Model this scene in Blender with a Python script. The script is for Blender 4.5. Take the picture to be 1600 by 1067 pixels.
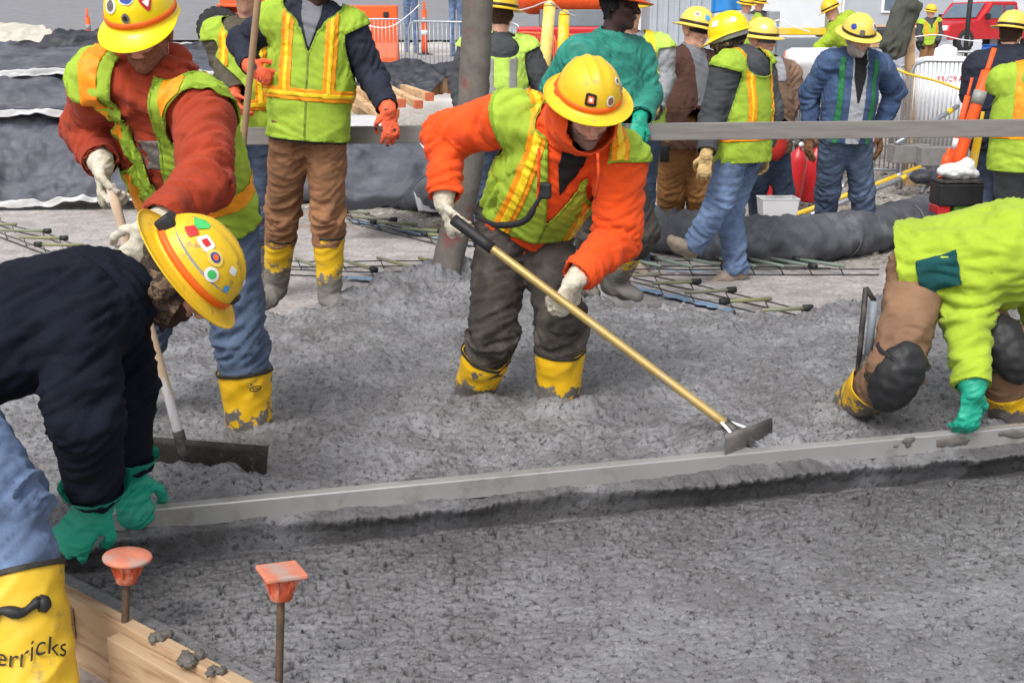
import bpy, math, random
import numpy as np
from mathutils import Matrix, Vector, Quaternion

# ------------------------------------------------------------------ scene, camera, light
for o in list(bpy.data.objects):
    bpy.data.objects.remove(o)
scene = bpy.context.scene
COL = scene.collection
random.seed(7)
RNG = np.random.default_rng(11)

FPX, CAM_Z, HORIZON = 1800.0, 1.45, 60.0
PITCH = math.atan((533.5 - HORIZON) / FPX)
cam_d = bpy.data.cameras.new("camera")
cam = bpy.data.objects.new("camera", cam_d)
COL.objects.link(cam)
cam.location = (0, 0, CAM_Z)
cam.rotation_euler = (math.pi / 2 - PITCH, 0, 0)
cam_d.sensor_width = 36.0
cam_d.lens = 36.0 * FPX / 1600.0
cam_d.clip_start = 0.05
cam_d.clip_end = 2000
scene.camera = cam

world = bpy.data.worlds.new("World")
scene.world = world
world.use_nodes = True
wn, wl = world.node_tree.nodes, world.node_tree.links
wn.clear()
w_out = wn.new("ShaderNodeOutputWorld")
w_bg = wn.new("ShaderNodeBackground")
w_hsv = wn.new("ShaderNodeHueSaturation")
w_sky = wn.new("ShaderNodeTexSky")
w_sky.sky_type = 'NISHITA'
w_sky.sun_disc = False
SUN_EL, SUN_AZ = math.radians(52), math.radians(205)
w_sky.sun_elevation = SUN_EL
w_sky.sun_rotation = SUN_AZ
w_sky.air_density = 1.0
w_sky.dust_density = 4.0
w_hsv.inputs['Saturation'].default_value = 0.22
w_bg.inputs['Strength'].default_value = 0.15
wl.new(w_sky.outputs[0], w_hsv.inputs['Color'])
wl.new(w_hsv.outputs[0], w_bg.inputs[0])
wl.new(w_bg.outputs[0], w_out.inputs[0])

sun_d = bpy.data.lights.new("sun", 'SUN')
sun_d.energy = 1.2
sun_d.angle = math.radians(18)
sun_d.color = (1.0, 0.97, 0.93)
sun = bpy.data.objects.new("sun", sun_d)
COL.objects.link(sun)
_sd = Vector((math.sin(SUN_AZ) * math.cos(SUN_EL), math.cos(SUN_AZ) * math.cos(SUN_EL), math.sin(SUN_EL)))
sun.rotation_euler = (-_sd).to_track_quat('-Z', 'Y').to_euler()
sun.location = (0, 0, 30)

vs = scene.view_settings
vs.view_transform = 'Standard'
vs.look = 'None'
vs.exposure = 0.45
vs.gamma = 1.0
vs.use_curve_mapping = False

# ------------------------------------------------------------------ geometry helpers
CAMP = np.array([0, 0, CAM_Z])
_F = np.array([0, math.cos(PITCH), -math.sin(PITCH)])
_U = np.array([0, math.sin(PITCH), math.cos(PITCH)])
_R = np.array([1.0, 0, 0])


def ray(px, py):
    return _F + _R * ((px - 800) / FPX) + _U * ((533.5 - py) / FPX)


def P(px, py, Y):
    """point seen at a photo pixel, standing Y metres away"""
    d = ray(px, py)
    return CAMP + d * (Y / d[1])


def G(px, py, z=0.0):
    d = ray(px, py)
    return CAMP + d * ((z - CAM_Z) / d[2])


def nrm(v):
    v = np.asarray(v, float)
    return v / (np.linalg.norm(v) + 1e-12)


def reach(a, px, py, L, sgn=0):
    """joint seen at a pixel, one bone length from its parent joint"""
    d = nrm(ray(px, py))
    m = a - CAMP
    tc = m @ d
    q2 = m @ m - tc * tc
    if q2 >= L * L:
        c = CAMP + d * tc
        return a + (c - a) * min(1.0, 1.12 * L / math.sqrt(q2)) if q2 > (1.12 * L) ** 2 else c
    return CAMP + d * (tc + sgn * math.sqrt(L * L - q2))


# --- numpy gradient noise
_perm = RNG.permutation(256)
_perm = np.concatenate([_perm, _perm, _perm])
_grad = RNG.normal(size=(256, 3))
_grad /= np.linalg.norm(_grad, axis=1, keepdims=True)


def noise(p):
    p = np.asarray(p, float)
    i = np.floor(p).astype(int)
    f = p - i
    i &= 255
    u = f * f * f * (f * (f * 6 - 15) + 10)
    out = 0
    for dx in (0, 1):
        wx = u[:, 0] if dx else 1 - u[:, 0]
        for dy in (0, 1):
            wy = u[:, 1] if dy else 1 - u[:, 1]
            for dz in (0, 1):
                wz = u[:, 2] if dz else 1 - u[:, 2]
                h = _perm[_perm[_perm[(i[:, 0] + dx) & 255] + ((i[:, 1] + dy) & 255)] + ((i[:, 2] + dz) & 255)]
                g = _grad[h]
                out = out + wx * wy * wz * (g[:, 0] * (f[:, 0] - dx) + g[:, 1] * (f[:, 1] - dy) + g[:, 2] * (f[:, 2] - dz))
    return out * 1.6


def fbm(p, oct=3, gain=0.5):
    s, a = 0, 1.0
    for k in range(oct):
        s = s + a * noise(p * (2.03 ** k) + 17.3 * k)
        a *= gain
    return s


# --- implicit surfaces
def cone(a, b, ra, rb, flat=1.0, side=None, k=0.03):
    return dict(t='c', a=np.asarray(a, float), b=np.asarray(b, float), ra=ra, rb=rb, flat=flat, side=side, k=k)


def ball(c, r, axes=None, k=0.03, sub=False):
    """ellipsoid: r scalar or 3 radii along axes rows"""
    r = np.array([r, r, r], float) if np.isscalar(r) else np.asarray(r, float)
    return dict(t='e', c=np.asarray(c, float), r=r, ax=np.eye(3) if axes is None else np.asarray(axes, float), k=k, sub=sub)


def prim_bounds(p):
    if p['t'] == 'c':
        r = max(p['ra'], p['rb']) * max(1.0, p['flat'])
        return np.minimum(p['a'], p['b']) - r, np.maximum(p['a'], p['b']) + r
    r = p['r'].max()
    return p['c'] - r, p['c'] + r


def prim_dist(p, X):
    if p['t'] == 'c':
        a, b = p['a'], p['b']
        ax = b - a
        L = np.linalg.norm(ax) + 1e-9
        ax = ax / L
        d = X - a
        t = d @ ax
        if p['side'] is not None and p['flat'] != 1.0:
            s = nrm(p['side'] - ax * (p['side'] @ ax))
            o = np.cross(ax, s)
            x = d @ s
            y = (d @ o) / p['flat']
            q = np.sqrt(x * x + y * y)
        else:
            q = np.sqrt(np.maximum((d * d).sum(-1) - t * t, 0))
        tt = np.clip(t / L, 0, 1)
        rr = p['ra'] + (p['rb'] - p['ra']) * tt
        dt = t - tt * L
        return (np.sqrt(q * q + dt * dt) - rr) * (min(1.0, 0.5 + 0.5 * p['flat']))
    d = (X - p['c']) @ p['ax'].T
    k0 = np.sqrt(((d / p['r']) ** 2).sum(-1)) + 1e-9
    k1 = np.sqrt(((d / p['r'] ** 2) ** 2).sum(-1)) + 1e-9
    return k0 * (k0 - 1) / k1


def field(prims, h, pad=0.045):
    lo = np.min([prim_bounds(p)[0] for p in prims if not p.get('sub')], axis=0) - pad
    hi = np.max([prim_bounds(p)[1] for p in prims if not p.get('sub')], axis=0) + pad
    n = np.ceil((hi - lo) / h).astype(int) + 1
    Fd = np.full(n, 0.5, np.float64)
    for p in prims:
        a, b = prim_bounds(p)
        m = pad + p['k']
        i0 = np.maximum(np.floor((a - m - lo) / h).astype(int), 0)
        i1 = np.minimum(np.ceil((b + m - lo) / h).astype(int) + 1, n)
        if (i1 <= i0).any():
            continue
        gx, gy, gz = [lo[j] + h * np.arange(i0[j], i1[j]) for j in range(3)]
        X = np.stack(np.meshgrid(gx, gy, gz, indexing='ij'), -1)
        d = prim_dist(p, X)
        s = np.s_[i0[0]:i1[0], i0[1]:i1[1], i0[2]:i1[2]]
        c = Fd[s]
        k = p['k']
        if p.get('sub'):
            d = -d
            hh = np.clip(0.5 + 0.5 * (d - c) / k, 0, 1)
            Fd[s] = c * (1 - hh) + d * hh + k * hh * (1 - hh)
        else:
            hh = np.clip(0.5 + 0.5 * (c - d) / k, 0, 1)
            Fd[s] = c * (1 - hh) + d * hh - k * hh * (1 - hh)
    return Fd, lo, h


def surfnet(fld, level=0.0):
    Fd, lo, h = fld
    Fd = Fd - level
    s = Fd < 0
    n = np.array(s.shape) - 1
    cnt = np.zeros(n, int)
    for i in (0, 1):
        for j in (0, 1):
            for k in (0, 1):
                cnt += s[i:n[0] + i, j:n[1] + j, k:n[2] + k]
    act = (cnt > 0) & (cnt < 8)
    I = np.argwhere(act)
    idx = np.full(n, -1, int)
    idx[act] = np.arange(len(I))
    acc = np.zeros((len(I), 3))
    num = np.zeros(len(I))
    corners = [(i, j, k) for i in (0, 1) for j in (0, 1) for k in (0, 1)]
    for a in corners:
        for ax in range(3):
            if a[ax] == 1:
                continue
            b = list(a)
            b[ax] = 1
            f0 = Fd[I[:, 0] + a[0], I[:, 1] + a[1], I[:, 2] + a[2]]
            f1 = Fd[I[:, 0] + b[0], I[:, 1] + b[1], I[:, 2] + b[2]]
            m = (f0 < 0) != (f1 < 0)
            t = np.where(m, f0 / np.where(m, f0 - f1, 1), 0)
            pt = np.tile(np.array(a, float), (len(I), 1))
            pt[:, ax] = t
            acc += pt * m[:, None]
            num += m
    V = (I + acc / num[:, None]) * h + lo
    T = []
    for ax in range(3):
        sl0 = [slice(None)] * 3
        sl1 = [slice(None)] * 3
        sl0[ax] = slice(0, -1)
        sl1[ax] = slice(1, None)
        A, B = s[tuple(sl0)], s[tuple(sl1)]
        E = np.argwhere(A != B)
        u, v = [(1, 2), (2, 0), (0, 1)][ax]
        E = E[(E[:, u] > 0) & (E[:, v] > 0) & (E[:, u] < n[u]) & (E[:, v] < n[v])]
        ins = A[E[:, 0], E[:, 1], E[:, 2]]

        def c(du, dv):
            q = E.copy()
            q[:, u] -= du
            q[:, v] -= dv
            return idx[q[:, 0], q[:, 1], q[:, 2]]
        q = np.stack([c(1, 1), c(0, 1), c(0, 0), c(1, 0)], 1)
        q[~ins] = q[~ins][:, ::-1]
        T.append(q[:, [0, 1, 2]])
        T.append(q[:, [0, 2, 3]])
    return V, np.concatenate(T)


def normals(V, T):
    N = np.zeros_like(V)
    fn = np.cross(V[T[:, 1]] - V[T[:, 0]], V[T[:, 2]] - V[T[:, 0]])
    for j in range(3):
        np.add.at(N, T[:, j], fn)
    return N / (np.linalg.norm(N, axis=1, keepdims=True) + 1e-12)


def clip(V, T, f):
    """keep the part of a triangle mesh where f(V) <= 0, cutting triangles along the line"""
    fv = f(V)
    fv = np.where(np.abs(fv) < 1e-6, -1e-6, fv)
    ins = fv[T] < 0
    c = ins.sum(1)
    out = [T[c == 3]]
    newV, keys = [], {}
    base = len(V)

    def cut(i, j):
        kk = (i, j) if i < j else (j, i)
        if kk not in keys:
            i, j = kk
            t = fv[i] / (fv[i] - fv[j])
            keys[kk] = base + len(newV)
            newV.append(V[i] + (V[j] - V[i]) * t)
        return keys[kk]
    ex = []
    for t, m in zip(T[(c == 1) | (c == 2)].tolist(), ins[(c == 1) | (c == 2)].tolist()):
        if sum(m) == 1:
            r = m.index(True)
            a, b, d = t[r], t[(r + 1) % 3], t[(r + 2) % 3]
            ex.append((a, cut(a, b), cut(a, d)))
        else:
            r = m.index(False)
            a, b, d = t[r], t[(r + 1) % 3], t[(r + 2) % 3]
            ab, ad = cut(a, b), cut(a, d)
            ex.append((ab, b, d))
            ex.append((ab, d, ad))
    if ex:
        out.append(np.array(ex))
    T2 = np.concatenate(out)
    V2 = np.concatenate([V, np.array(newV)]) if newV else V
    if len(T2) == 0:
        return np.zeros((0, 3)), np.zeros((0, 3), int)
    use, inv = np.unique(T2.ravel(), return_inverse=True)
    return V2[use], inv.reshape(-1, 3)


# --- object helpers
def link(o, parent=None):
    COL.objects.link(o)
    if parent is not None:
        o.parent = parent
        o.matrix_parent_inverse = Matrix.Translation(-Vector(parent.get("_b", (0, 0, 0))))
    return o


def mk(name, V, Fc, mat, parent=None, smooth=True, solid=0, bevel=0, offset=1):
    me = bpy.data.meshes.new(name)
    V = np.asarray(V, float)
    me.from_pydata([tuple(v) for v in V.tolist()], [], Fc.tolist() if isinstance(Fc, np.ndarray) else Fc)
    if smooth:
        me.polygons.foreach_set('use_smooth', [True] * len(me.polygons))
    me.update()
    o = bpy.data.objects.new(name, me)
    if mat is not None:
        me.materials.append(mat)
    link(o, parent)
    if bevel:
        b = o.modifiers.new('bevel', 'BEVEL')
        b.width = bevel
        b.segments = 2
        b.limit_method = 'ANGLE'
    if solid:
        m = o.modifiers.new('solid', 'SOLIDIFY')
        m.thickness = solid
        m.offset = offset
    return o


def thing(name, loc, label, cat, group=None):
    o = bpy.data.objects.new(name, None)
    o.empty_display_size = 0.1
    o.location = tuple(float(v) for v in loc)
    COL.objects.link(o)
    o["_b"] = [float(v) for v in loc]
    return tag(o, label, cat, group)


def tag(o, label, cat=None, group=None, kind=None):
    if label:
        o["label"] = label
    if cat:
        o["category"] = cat
    if group:
        o["group"] = group
    if kind:
        o["kind"] = kind
    return o


def copy_tree(o, parent=None):
    c = o.copy()
    COL.objects.link(c)
    if parent is not None:
        c.parent = parent
    for ch in o.children:
        copy_tree(ch, c)
    return c


def box_data(c, s, R=None):
    c, s = np.asarray(c, float), np.asarray(s, float) / 2
    v = np.array([[x, y, z] for x in (-1, 1) for y in (-1, 1) for z in (-1, 1)], float) * s
    if R is not None:
        v = v @ np.asarray(R).T
    return v + c, [(0, 1, 3, 2), (4, 6, 7, 5), (0, 4, 5, 1), (2, 3, 7, 6), (0, 2, 6, 4), (1, 5, 7, 3)]


def frame_from(axis, hint=(0, 0, 1)):
    a = nrm(axis)
    h = np.asarray(hint, float)
    if abs(a @ nrm(h)) > 0.98:
        h = np.array([1.0, 0, 0]) if abs(a[0]) < 0.9 else np.array([0, 1.0, 0])
    s = nrm(np.cross(h, a))
    return a, s, np.cross(a, s)


def beam_data(a, b, w, t, hint=(0, 0, 1)):
    """box from a to b; w across, t along the hint direction"""
    a, b = np.asarray(a, float), np.asarray(b, float)
    x, s, u = frame_from(b - a, hint)
    return box_data((a + b) / 2, (np.linalg.norm(b - a), w, t), np.stack([x, s, u], 1))


def tube_data(path, r, seg=8, cap=True, flat=1.0):
    path = np.asarray(path, float)
    n = len(path)
    r = np.full(n, r, float) if np.isscalar(r) else np.asarray(r, float)
    V, Fc = [], []
    tan = np.gradient(path, axis=0)
    s = None
    for i in range(n):
        a = nrm(tan[i])
        if s is None:
            _, s, u = frame_from(a)
        s = nrm(s - a * (s @ a))
        u = np.cross(a, s)
        for k in range(seg):
            an = 2 * math.pi * k / seg
            V.append(path[i] + r[i] * (math.cos(an) * s + flat * math.sin(an) * u))
    for i in range(n - 1):
        for k in range(seg):
            k2 = (k + 1) % seg
            Fc.append((i * seg + k, i * seg + k2, (i + 1) * seg + k2, (i + 1) * seg + k))
    if cap:
        Fc.append(tuple(range(seg))[::-1])
        Fc.append(tuple((n - 1) * seg + k for k in range(seg)))
    return np.array(V), Fc


def lathe_data(prof, seg=24, c=(0, 0, 0), R=None, cap=True):
    V, Fc = [], []
    for (r, z) in prof:
        for k in range(seg):
            a = 2 * math.pi * k / seg
            V.append((r * math.cos(a), r * math.sin(a), z))
    n = len(prof)
    for i in range(n - 1):
        for k in range(seg):
            k2 = (k + 1) % seg
            Fc.append((i * seg + k, i * seg + k2, (i + 1) * seg + k2, (i + 1) * seg + k))
    if cap:
        Fc.append(tuple(range(seg))[::-1])
        Fc.append(tuple((n - 1) * seg + k for k in range(seg)))
    V = np.array(V)
    if R is not None:
        V = V @ np.asarray(R).T
    return V + np.asarray(c, float), Fc


def merge(*ds):
    V, Fc, b = [], [], 0
    for v, f in ds:
        V.append(np.asarray(v))
        Fc += [tuple(int(i) + b for i in q) for q in f]
        b += len(v)
    return np.concatenate(V), Fc


def spline(pts, n=24):
    pts = np.asarray(pts, float)
    t = np.linspace(0, len(pts) - 1, n)
    Q = np.concatenate([[2 * pts[0] - pts[1]], pts, [2 * pts[-1] - pts[-2]]])
    out = []
    for x in t:
        i = min(int(x), len(pts) - 2)
        f = x - i
        p0, p1, p2, p3 = Q[i:i + 4]
        out.append(0.5 * (2 * p1 + (p2 - p0) * f + (2 * p0 - 5 * p1 + 4 * p2 - p3) * f * f + (3 * p1 - p0 - 3 * p2 + p3) * f ** 3))
    return np.array(out)


def sheet_data(nu, nv, fn):
    """grid surface from fn(U,V arrays 0..1) -> points"""
    u, v = np.meshgrid(np.linspace(0, 1, nu), np.linspace(0, 1, nv), indexing='ij')
    Vt = fn(u.ravel(), v.ravel())
    Fc = [(i * nv + j, (i + 1) * nv + j, (i + 1) * nv + j + 1, i * nv + j + 1) for i in range(nu - 1) for j in range(nv - 1)]
    return Vt, Fc


# ------------------------------------------------------------------ materials
_M = {}


def srgb(r, g, b):
    f = lambda c: (c / 255 / 12.92) if c <= 10 else ((c / 255 + 0.055) / 1.055) ** 2.4
    return (f(r), f(g), f(b))


def mat(name, col, rough=0.8, var=0.15, scale=12, bump=0.15, bscale=60, metal=0, spec=0.4, weave=0,
        col2=None, c2scale=5, c2lo=0.5, c2hi=0.6, mud=None, emit=0, stretch=None, sheen=0, coat=0, crease=0, cscale=9, rot=0):
    """procedural surface: base colour with blotches, optional second colour in noisy patches, optional mud below a height"""
    if name in _M:
        return _M[name]
    m = bpy.data.materials.new(name)
    _M[name] = m
    m.use_nodes = True
    nt = m.node_tree
    N, L = nt.nodes, nt.links
    b = N['Principled BSDF']
    b.inputs['Roughness'].default_value = rough
    b.inputs['Metallic'].default_value = metal
    b.inputs['Specular IOR Level'].default_value = spec
    if sheen:
        b.inputs['Sheen Weight'].default_value = sheen
    if coat:
        b.inputs['Coat Weight'].default_value = coat
        b.inputs['Coat Roughness'].default_value = 0.25
    tc = N.new('ShaderNodeTexCoord')
    co = tc.outputs['Object']
    if stretch:
        mp = N.new('ShaderNodeMapping')
        if rot:
            mp.vector_type = 'TEXTURE'
            mp.inputs['Rotation'].default_value = (0, 0, rot)
        mp.inputs['Scale'].default_value = stretch
        L.new(co, mp.inputs[0])
        co = mp.outputs[0]

    def nz(sc, det=4, r=0.6):
        n = N.new('ShaderNodeTexNoise')
        n.inputs['Scale'].default_value = sc
        n.inputs['Detail'].default_value = det
        n.inputs['Roughness'].default_value = r
        L.new(co, n.inputs['Vector'])
        return n.outputs['Fac']

    def rng(x, a, bb, c, d):
        r = N.new('ShaderNodeMapRange')
        for i, v in enumerate((a, bb, c, d)):
            r.inputs[1 + i].default_value = v
        L.new(x, r.inputs[0])
        return r.outputs[0]

    def mix(fac, a, bb):
        x = N.new('ShaderNodeMix')
        x.data_type = 'RGBA'
        if fac is not None:
            L.new(fac, x.inputs[0])
        for i, v in ((6, a), (7, bb)):
            if isinstance(v, tuple):
                x.inputs[i].default_value = (*v[:3], 1)
            else:
                L.new(v, x.inputs[i])
        return x.outputs[2]
    lo = tuple(max(0, c * (1 - var)) for c in col)
    hi = tuple(min(1, c * (1 + var)) for c in col)
    c = mix(rng(nz(scale), 0.35, 0.65, 0, 1), lo, hi)
    rsock = None
    if col2:
        f = rng(nz(c2scale, 6, 0.65), c2lo, c2hi, 0, 1)
        c = mix(f, c, col2)
    if mud:
        mcol, z0, z1 = mud[:3]
        sp = N.new('ShaderNodeSeparateXYZ')
        L.new(tc.outputs['Object'], sp.inputs[0])
        ad = N.new('ShaderNodeMath')
        ad.operation = 'ADD'
        L.new(sp.outputs['Z'], ad.inputs[0])
        L.new(rng(nz(mud[3] if len(mud) > 3 else 28, 5), 0.3, 0.7, -0.09, 0.09), ad.inputs[1])
        f = rng(ad.outputs[0], z1, z0, 0, 1)
        c = mix(f, c, mcol)
        rsock = rng(f, 0, 1, rough, 0.75)
    L.new(c, b.inputs['Base Color'])
    if rsock is not None:
        L.new(rsock, b.inputs['Roughness'])
    hgt = None
    if crease:
        cn = N.new('ShaderNodeTexNoise')
        cn.noise_type = 'RIDGED_MULTIFRACTAL'
        cn.normalize = True
        cn.inputs['Scale'].default_value = cscale
        cn.inputs['Detail'].default_value = 3.0
        cn.inputs['Distortion'].default_value = 0.6
        cmap = N.new('ShaderNodeMapping')
        cmap.inputs['Scale'].default_value = (0.8, 0.8, 1.5)
        cmap.inputs['Rotation'].default_value = (0.35, 0.5, 0.2)
        L.new(tc.outputs['Object'], cmap.inputs[0])
        L.new(cmap.outputs[0], cn.inputs['Vector'])
        bp0 = N.new('ShaderNodeBump')
        bp0.inputs['Strength'].default_value = min(1, crease)
        bp0.inputs['Distance'].default_value = 0.03
        L.new(cn.outputs['Fac'], bp0.inputs['Height'])
        L.new(bp0.outputs[0], b.inputs['Normal'])
        hgt = bp0
    if bump:
        bp = N.new('ShaderNodeBump')
        bp.inputs['Strength'].default_value = min(1, bump)
        bp.inputs['Distance'].default_value = 0.006
        L.new(nz(bscale, 5), bp.inputs['Height'])
        if hgt:
            L.new(hgt.outputs[0], bp.inputs['Normal'])
        L.new(bp.outputs[0], b.inputs['Normal'])
        hgt = bp
    if weave:
        w1 = N.new('ShaderNodeTexVoronoi')
        w1.inputs['Scale'].default_value = weave
        L.new(co, w1.inputs['Vector'])
        bp2 = N.new('ShaderNodeBump')
        bp2.inputs['Strength'].default_value = 0.5
        bp2.inputs['Distance'].default_value = 0.002
        L.new(w1.outputs['Distance'], bp2.inputs['Height'])
        if hgt:
            L.new(hgt.outputs[0], bp2.inputs['Normal'])
        L.new(bp2.outputs[0], b.inputs['Normal'])
    if emit:
        b.inputs['Emission Color'].default_value = (*col, 1)
        b.inputs['Emission Strength'].default_value = emit
    return m
# ------------------------------------------------------------------ shared materials
M_EYE = mat('eye_dark', (0.05, 0.04, 0.035), 0.25, bump=0)
M_BIND = mat('vest_binding', srgb(128, 158, 44), .85, .1, 14, .2, 160)
M_ZIP = mat('vest_zip', srgb(120, 140, 50), .6, .2, 60, .3, 200)
SKIN = mat('skin', srgb(222, 168, 146), 0.55, 0.12, 30, 0.1, 150, spec=0.35)
SKIN_D = mat('skin_dark', srgb(62, 42, 38), 0.5, 0.12, 30, 0.1, 150)
HATY = mat('hat_yellow', srgb(232, 190, 34), 0.42, 0.05, 20, 0.06, 90, spec=0.5, col2=srgb(176, 148, 78), c2scale=30, c2lo=0.58, c2hi=0.68)
HATW = mat('hat_faded', srgb(236, 205, 92), 0.4, 0.06, 20, 0.06, 90, spec=0.45, col2=srgb(190, 160, 80), c2scale=20, c2lo=0.62, c2hi=0.75)
HATB = mat('hat_bright', srgb(244, 214, 16), 0.3, 0.05, 20, 0.04, 90, spec=0.5)
LIME = mat('vest_lime', srgb(160, 190, 60), 0.85, 0.10, 14, 0.2, 160, weave=420, col2=srgb(150, 180, 50), c2scale=4, c2lo=.55, c2hi=.75, crease=0.5, cscale=7)
LIME2 = mat('vest_lime_pale', srgb(190, 226, 96), 0.85, 0.10, 14, 0.2, 160, weave=420, crease=0.5, cscale=7)
HIVIZ = mat('hiviz_fleece', srgb(158, 182, 50), 0.95, 0.08, 10, 0.3, 220, sheen=0.08, crease=0.55, cscale=9)
STR_O = mat('stripe_orange', srgb(250, 158, 22), 0.6, 0.10, 16, 0.1, 120, col2=srgb(242, 120, 24), c2scale=7, c2lo=.52, c2hi=.7)
STR_Y = mat('tape_yellow', srgb(246, 214, 40), 0.45, 0.10, 16, 0.1, 120)
STR_S = mat('tape_silver', srgb(150, 150, 146), 0.4, 0.10, 16, 0.1, 120)
ORANGE = mat('sweat_orange', srgb(240, 84, 26), 0.95, 0.10, 9, 0.35, 170, sheen=0.05, crease=0.55, cscale=9)
RUST = mat('sweat_rust', srgb(158, 58, 32), 0.95, 0.12, 9, 0.35, 170, sheen=0.05, crease=0.55, cscale=9)
NAVY = mat('sweat_navy', (0.0065, 0.0085, 0.017), 0.95, 0.2, 8, 0.35, 170, spec=.2, crease=0.55, cscale=9)
NAVY2 = mat('coat_navy', (0.014, 0.018, 0.034), 0.8, 0.2, 8, 0.3, 120, crease=0.55, cscale=9)
DKGREEN = mat('patch_green', srgb(14, 72, 74), 0.9, 0.15, 9, 0.3, 170)
TEAL = mat('rain_teal', srgb(48, 140, 124), 0.6, 0.10, 6, 0.25, 40, col2=srgb(40, 122, 108), c2scale=3, crease=0.55, cscale=9)
TEALG = mat('glove_teal', srgb(34, 160, 132), 0.5, 0.10, 14, 0.25, 60, col2=srgb(60, 130, 115), c2scale=9, c2lo=.58, c2hi=.75)
GLOVEW = mat('glove_canvas', srgb(205, 198, 180), 0.95, 0.12, 25, 0.4, 200, col2=srgb(160, 150, 130), c2scale=18, c2lo=.5, c2hi=.7)
GLOVET = mat('glove_tan', srgb(206, 176, 122), 0.9, 0.15, 25, 0.4, 200)
GLOVEB = mat('glove_brown', srgb(120, 84, 58), 0.9, 0.2, 25, 0.4, 200)
GLOVEO = mat('glove_orange', srgb(240, 104, 66), 0.8, 0.12, 25, 0.3, 120, col2=srgb(50, 50, 56), c2scale=14, c2lo=.56, c2hi=.6)
JEAN = mat('denim_blue', srgb(92, 110, 140), 0.95, 0.2, 7, 0.35, 260, col2=srgb(124, 148, 184), c2scale=5, c2lo=.48, c2hi=.72, crease=0.55, cscale=9)
JEAN_D = mat('denim_dark', srgb(76, 90, 112), 0.95, 0.2, 7, 0.35, 260, col2=srgb(100, 118, 146), c2scale=5, c2lo=.48, c2hi=.72, crease=0.55, cscale=9)
DENIMJ = mat('denim_jacket', srgb(60, 80, 114), 0.95, 0.2, 8, 0.35, 220, col2=srgb(86, 108, 142), c2scale=6, c2lo=.5, c2hi=.75, crease=0.55, cscale=9)
TAN = mat('duck_tan', srgb(142, 102, 72), 0.95, 0.16, 6, 0.35, 200, col2=srgb(112, 80, 58), c2scale=5, c2lo=.5, c2hi=.7, crease=0.55, cscale=9)
TAN2 = mat('duck_golden', srgb(158, 112, 66), 0.95, 0.16, 6, 0.35, 200, col2=srgb(126, 86, 50), c2scale=5, c2lo=.5, c2hi=.7, crease=0.55, cscale=9)
TAN3 = mat('duck_rose', srgb(134, 104, 80), 0.95, 0.14, 6, 0.35, 200, col2=srgb(120, 90, 70), c2scale=5, c2lo=.5, c2hi=.7, crease=0.55, cscale=9)
TANJ = mat('duck_jacket', srgb(138, 112, 92), 0.95, 0.14, 6, 0.35, 200, crease=0.55, cscale=9)
BROWNJ = mat('brown_jacket', srgb(84, 58, 50), 0.95, 0.16, 6, 0.35, 200, crease=0.55, cscale=9)
CHAR = mat('charcoal_knit', srgb(70, 72, 76), 0.95, 0.16, 8, 0.35, 200, crease=0.55, cscale=9)
GREYS = mat('grey_knit', srgb(158, 160, 166), 0.95, 0.12, 8, 0.35, 200, crease=0.55, cscale=9)
OLIVE = mat('olive_coat', srgb(88, 82, 68), 0.95, 0.15, 8, 0.35, 180, crease=0.55, cscale=9)
DKPANT = mat('dark_work_pants', srgb(62, 58, 54), 0.85, 0.25, 6, 0.35, 140, col2=srgb(96, 90, 82), c2scale=6, c2lo=.52, c2hi=.72, crease=0.55, cscale=9)
GREYP = mat('grey_jeans', srgb(86, 90, 94), 0.95, 0.2, 6, 0.35, 200, crease=0.55, cscale=9)
BLACKC = mat('black_cloth', (0.012, 0.012, 0.014), 0.9, 0.2, 10, 0.3, 160)
BLACKR = mat('black_rubber', (0.018, 0.018, 0.02), 0.55, 0.2, 12, 0.2, 90)
CAMO = mat('camo_cloth', srgb(62, 50, 42), 0.95, 0.2, 14, 0.4, 120, col2=srgb(132, 110, 90), c2scale=17, c2lo=.53, c2hi=.57)
HAIR_BR = mat('hair_brown', srgb(70, 48, 36), 0.8, 0.3, 60, 0.8, 260)
HAIR_RD = mat('beard_ginger', srgb(150, 100, 78), 0.8, 0.2, 60, 0.8, 260)
HAIR_GR = mat('beard_grey', srgb(176, 170, 166), 0.85, 0.2, 60, 0.8, 260)
SHIRT_B = mat('tee_blue', srgb(40, 74, 170), 0.9, 0.1, 10, 0.2, 160)
SHIRT_G = mat('tee_grey', srgb(120, 122, 128), 0.9, 0.1, 10, 0.2, 160)
MUDC = srgb(126, 122, 118)
BOOTY = mat('boot_yellow', srgb(226, 178, 24), 0.42, 0.06, 10, 0.12, 40, spec=0.45, col2=srgb(168, 138, 52), c2scale=16, c2lo=.60, c2hi=.72, mud=(srgb(104, 100, 96), 0.068, 0.085, 17))
BOOTM = mat('boot_muddy', srgb(222, 178, 30), 0.45, 0.06, 10, 0.12, 40, mud=(srgb(118, 114, 108), 0.16, 0.20))
BOOTN = mat('boot_near', srgb(222, 182, 44), 0.42, 0.06, 10, 0.12, 40, spec=0.45, col2=srgb(150, 132, 80), c2scale=12, c2lo=.58, c2hi=.72, mud=(srgb(98, 92, 86), -0.165, -0.14))
BOOTB = mat('boot_work', srgb(150, 136, 122), 0.85, 0.2, 12, 0.3, 80)
RIM = mat('boot_rim', srgb(48, 46, 40), 0.6, 0.1, 12, 0.1, 60)
WHITE = mat('white_vinyl', srgb(232, 232, 232), 0.5, 0.05, 20, 0.05, 80)
RED = mat('red_vinyl', srgb(200, 40, 44), 0.5, 0.08, 20, 0.05, 80)
BLUEV = mat('blue_vinyl', srgb(48, 76, 160), 0.5, 0.08, 20, 0.05, 80)
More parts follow.
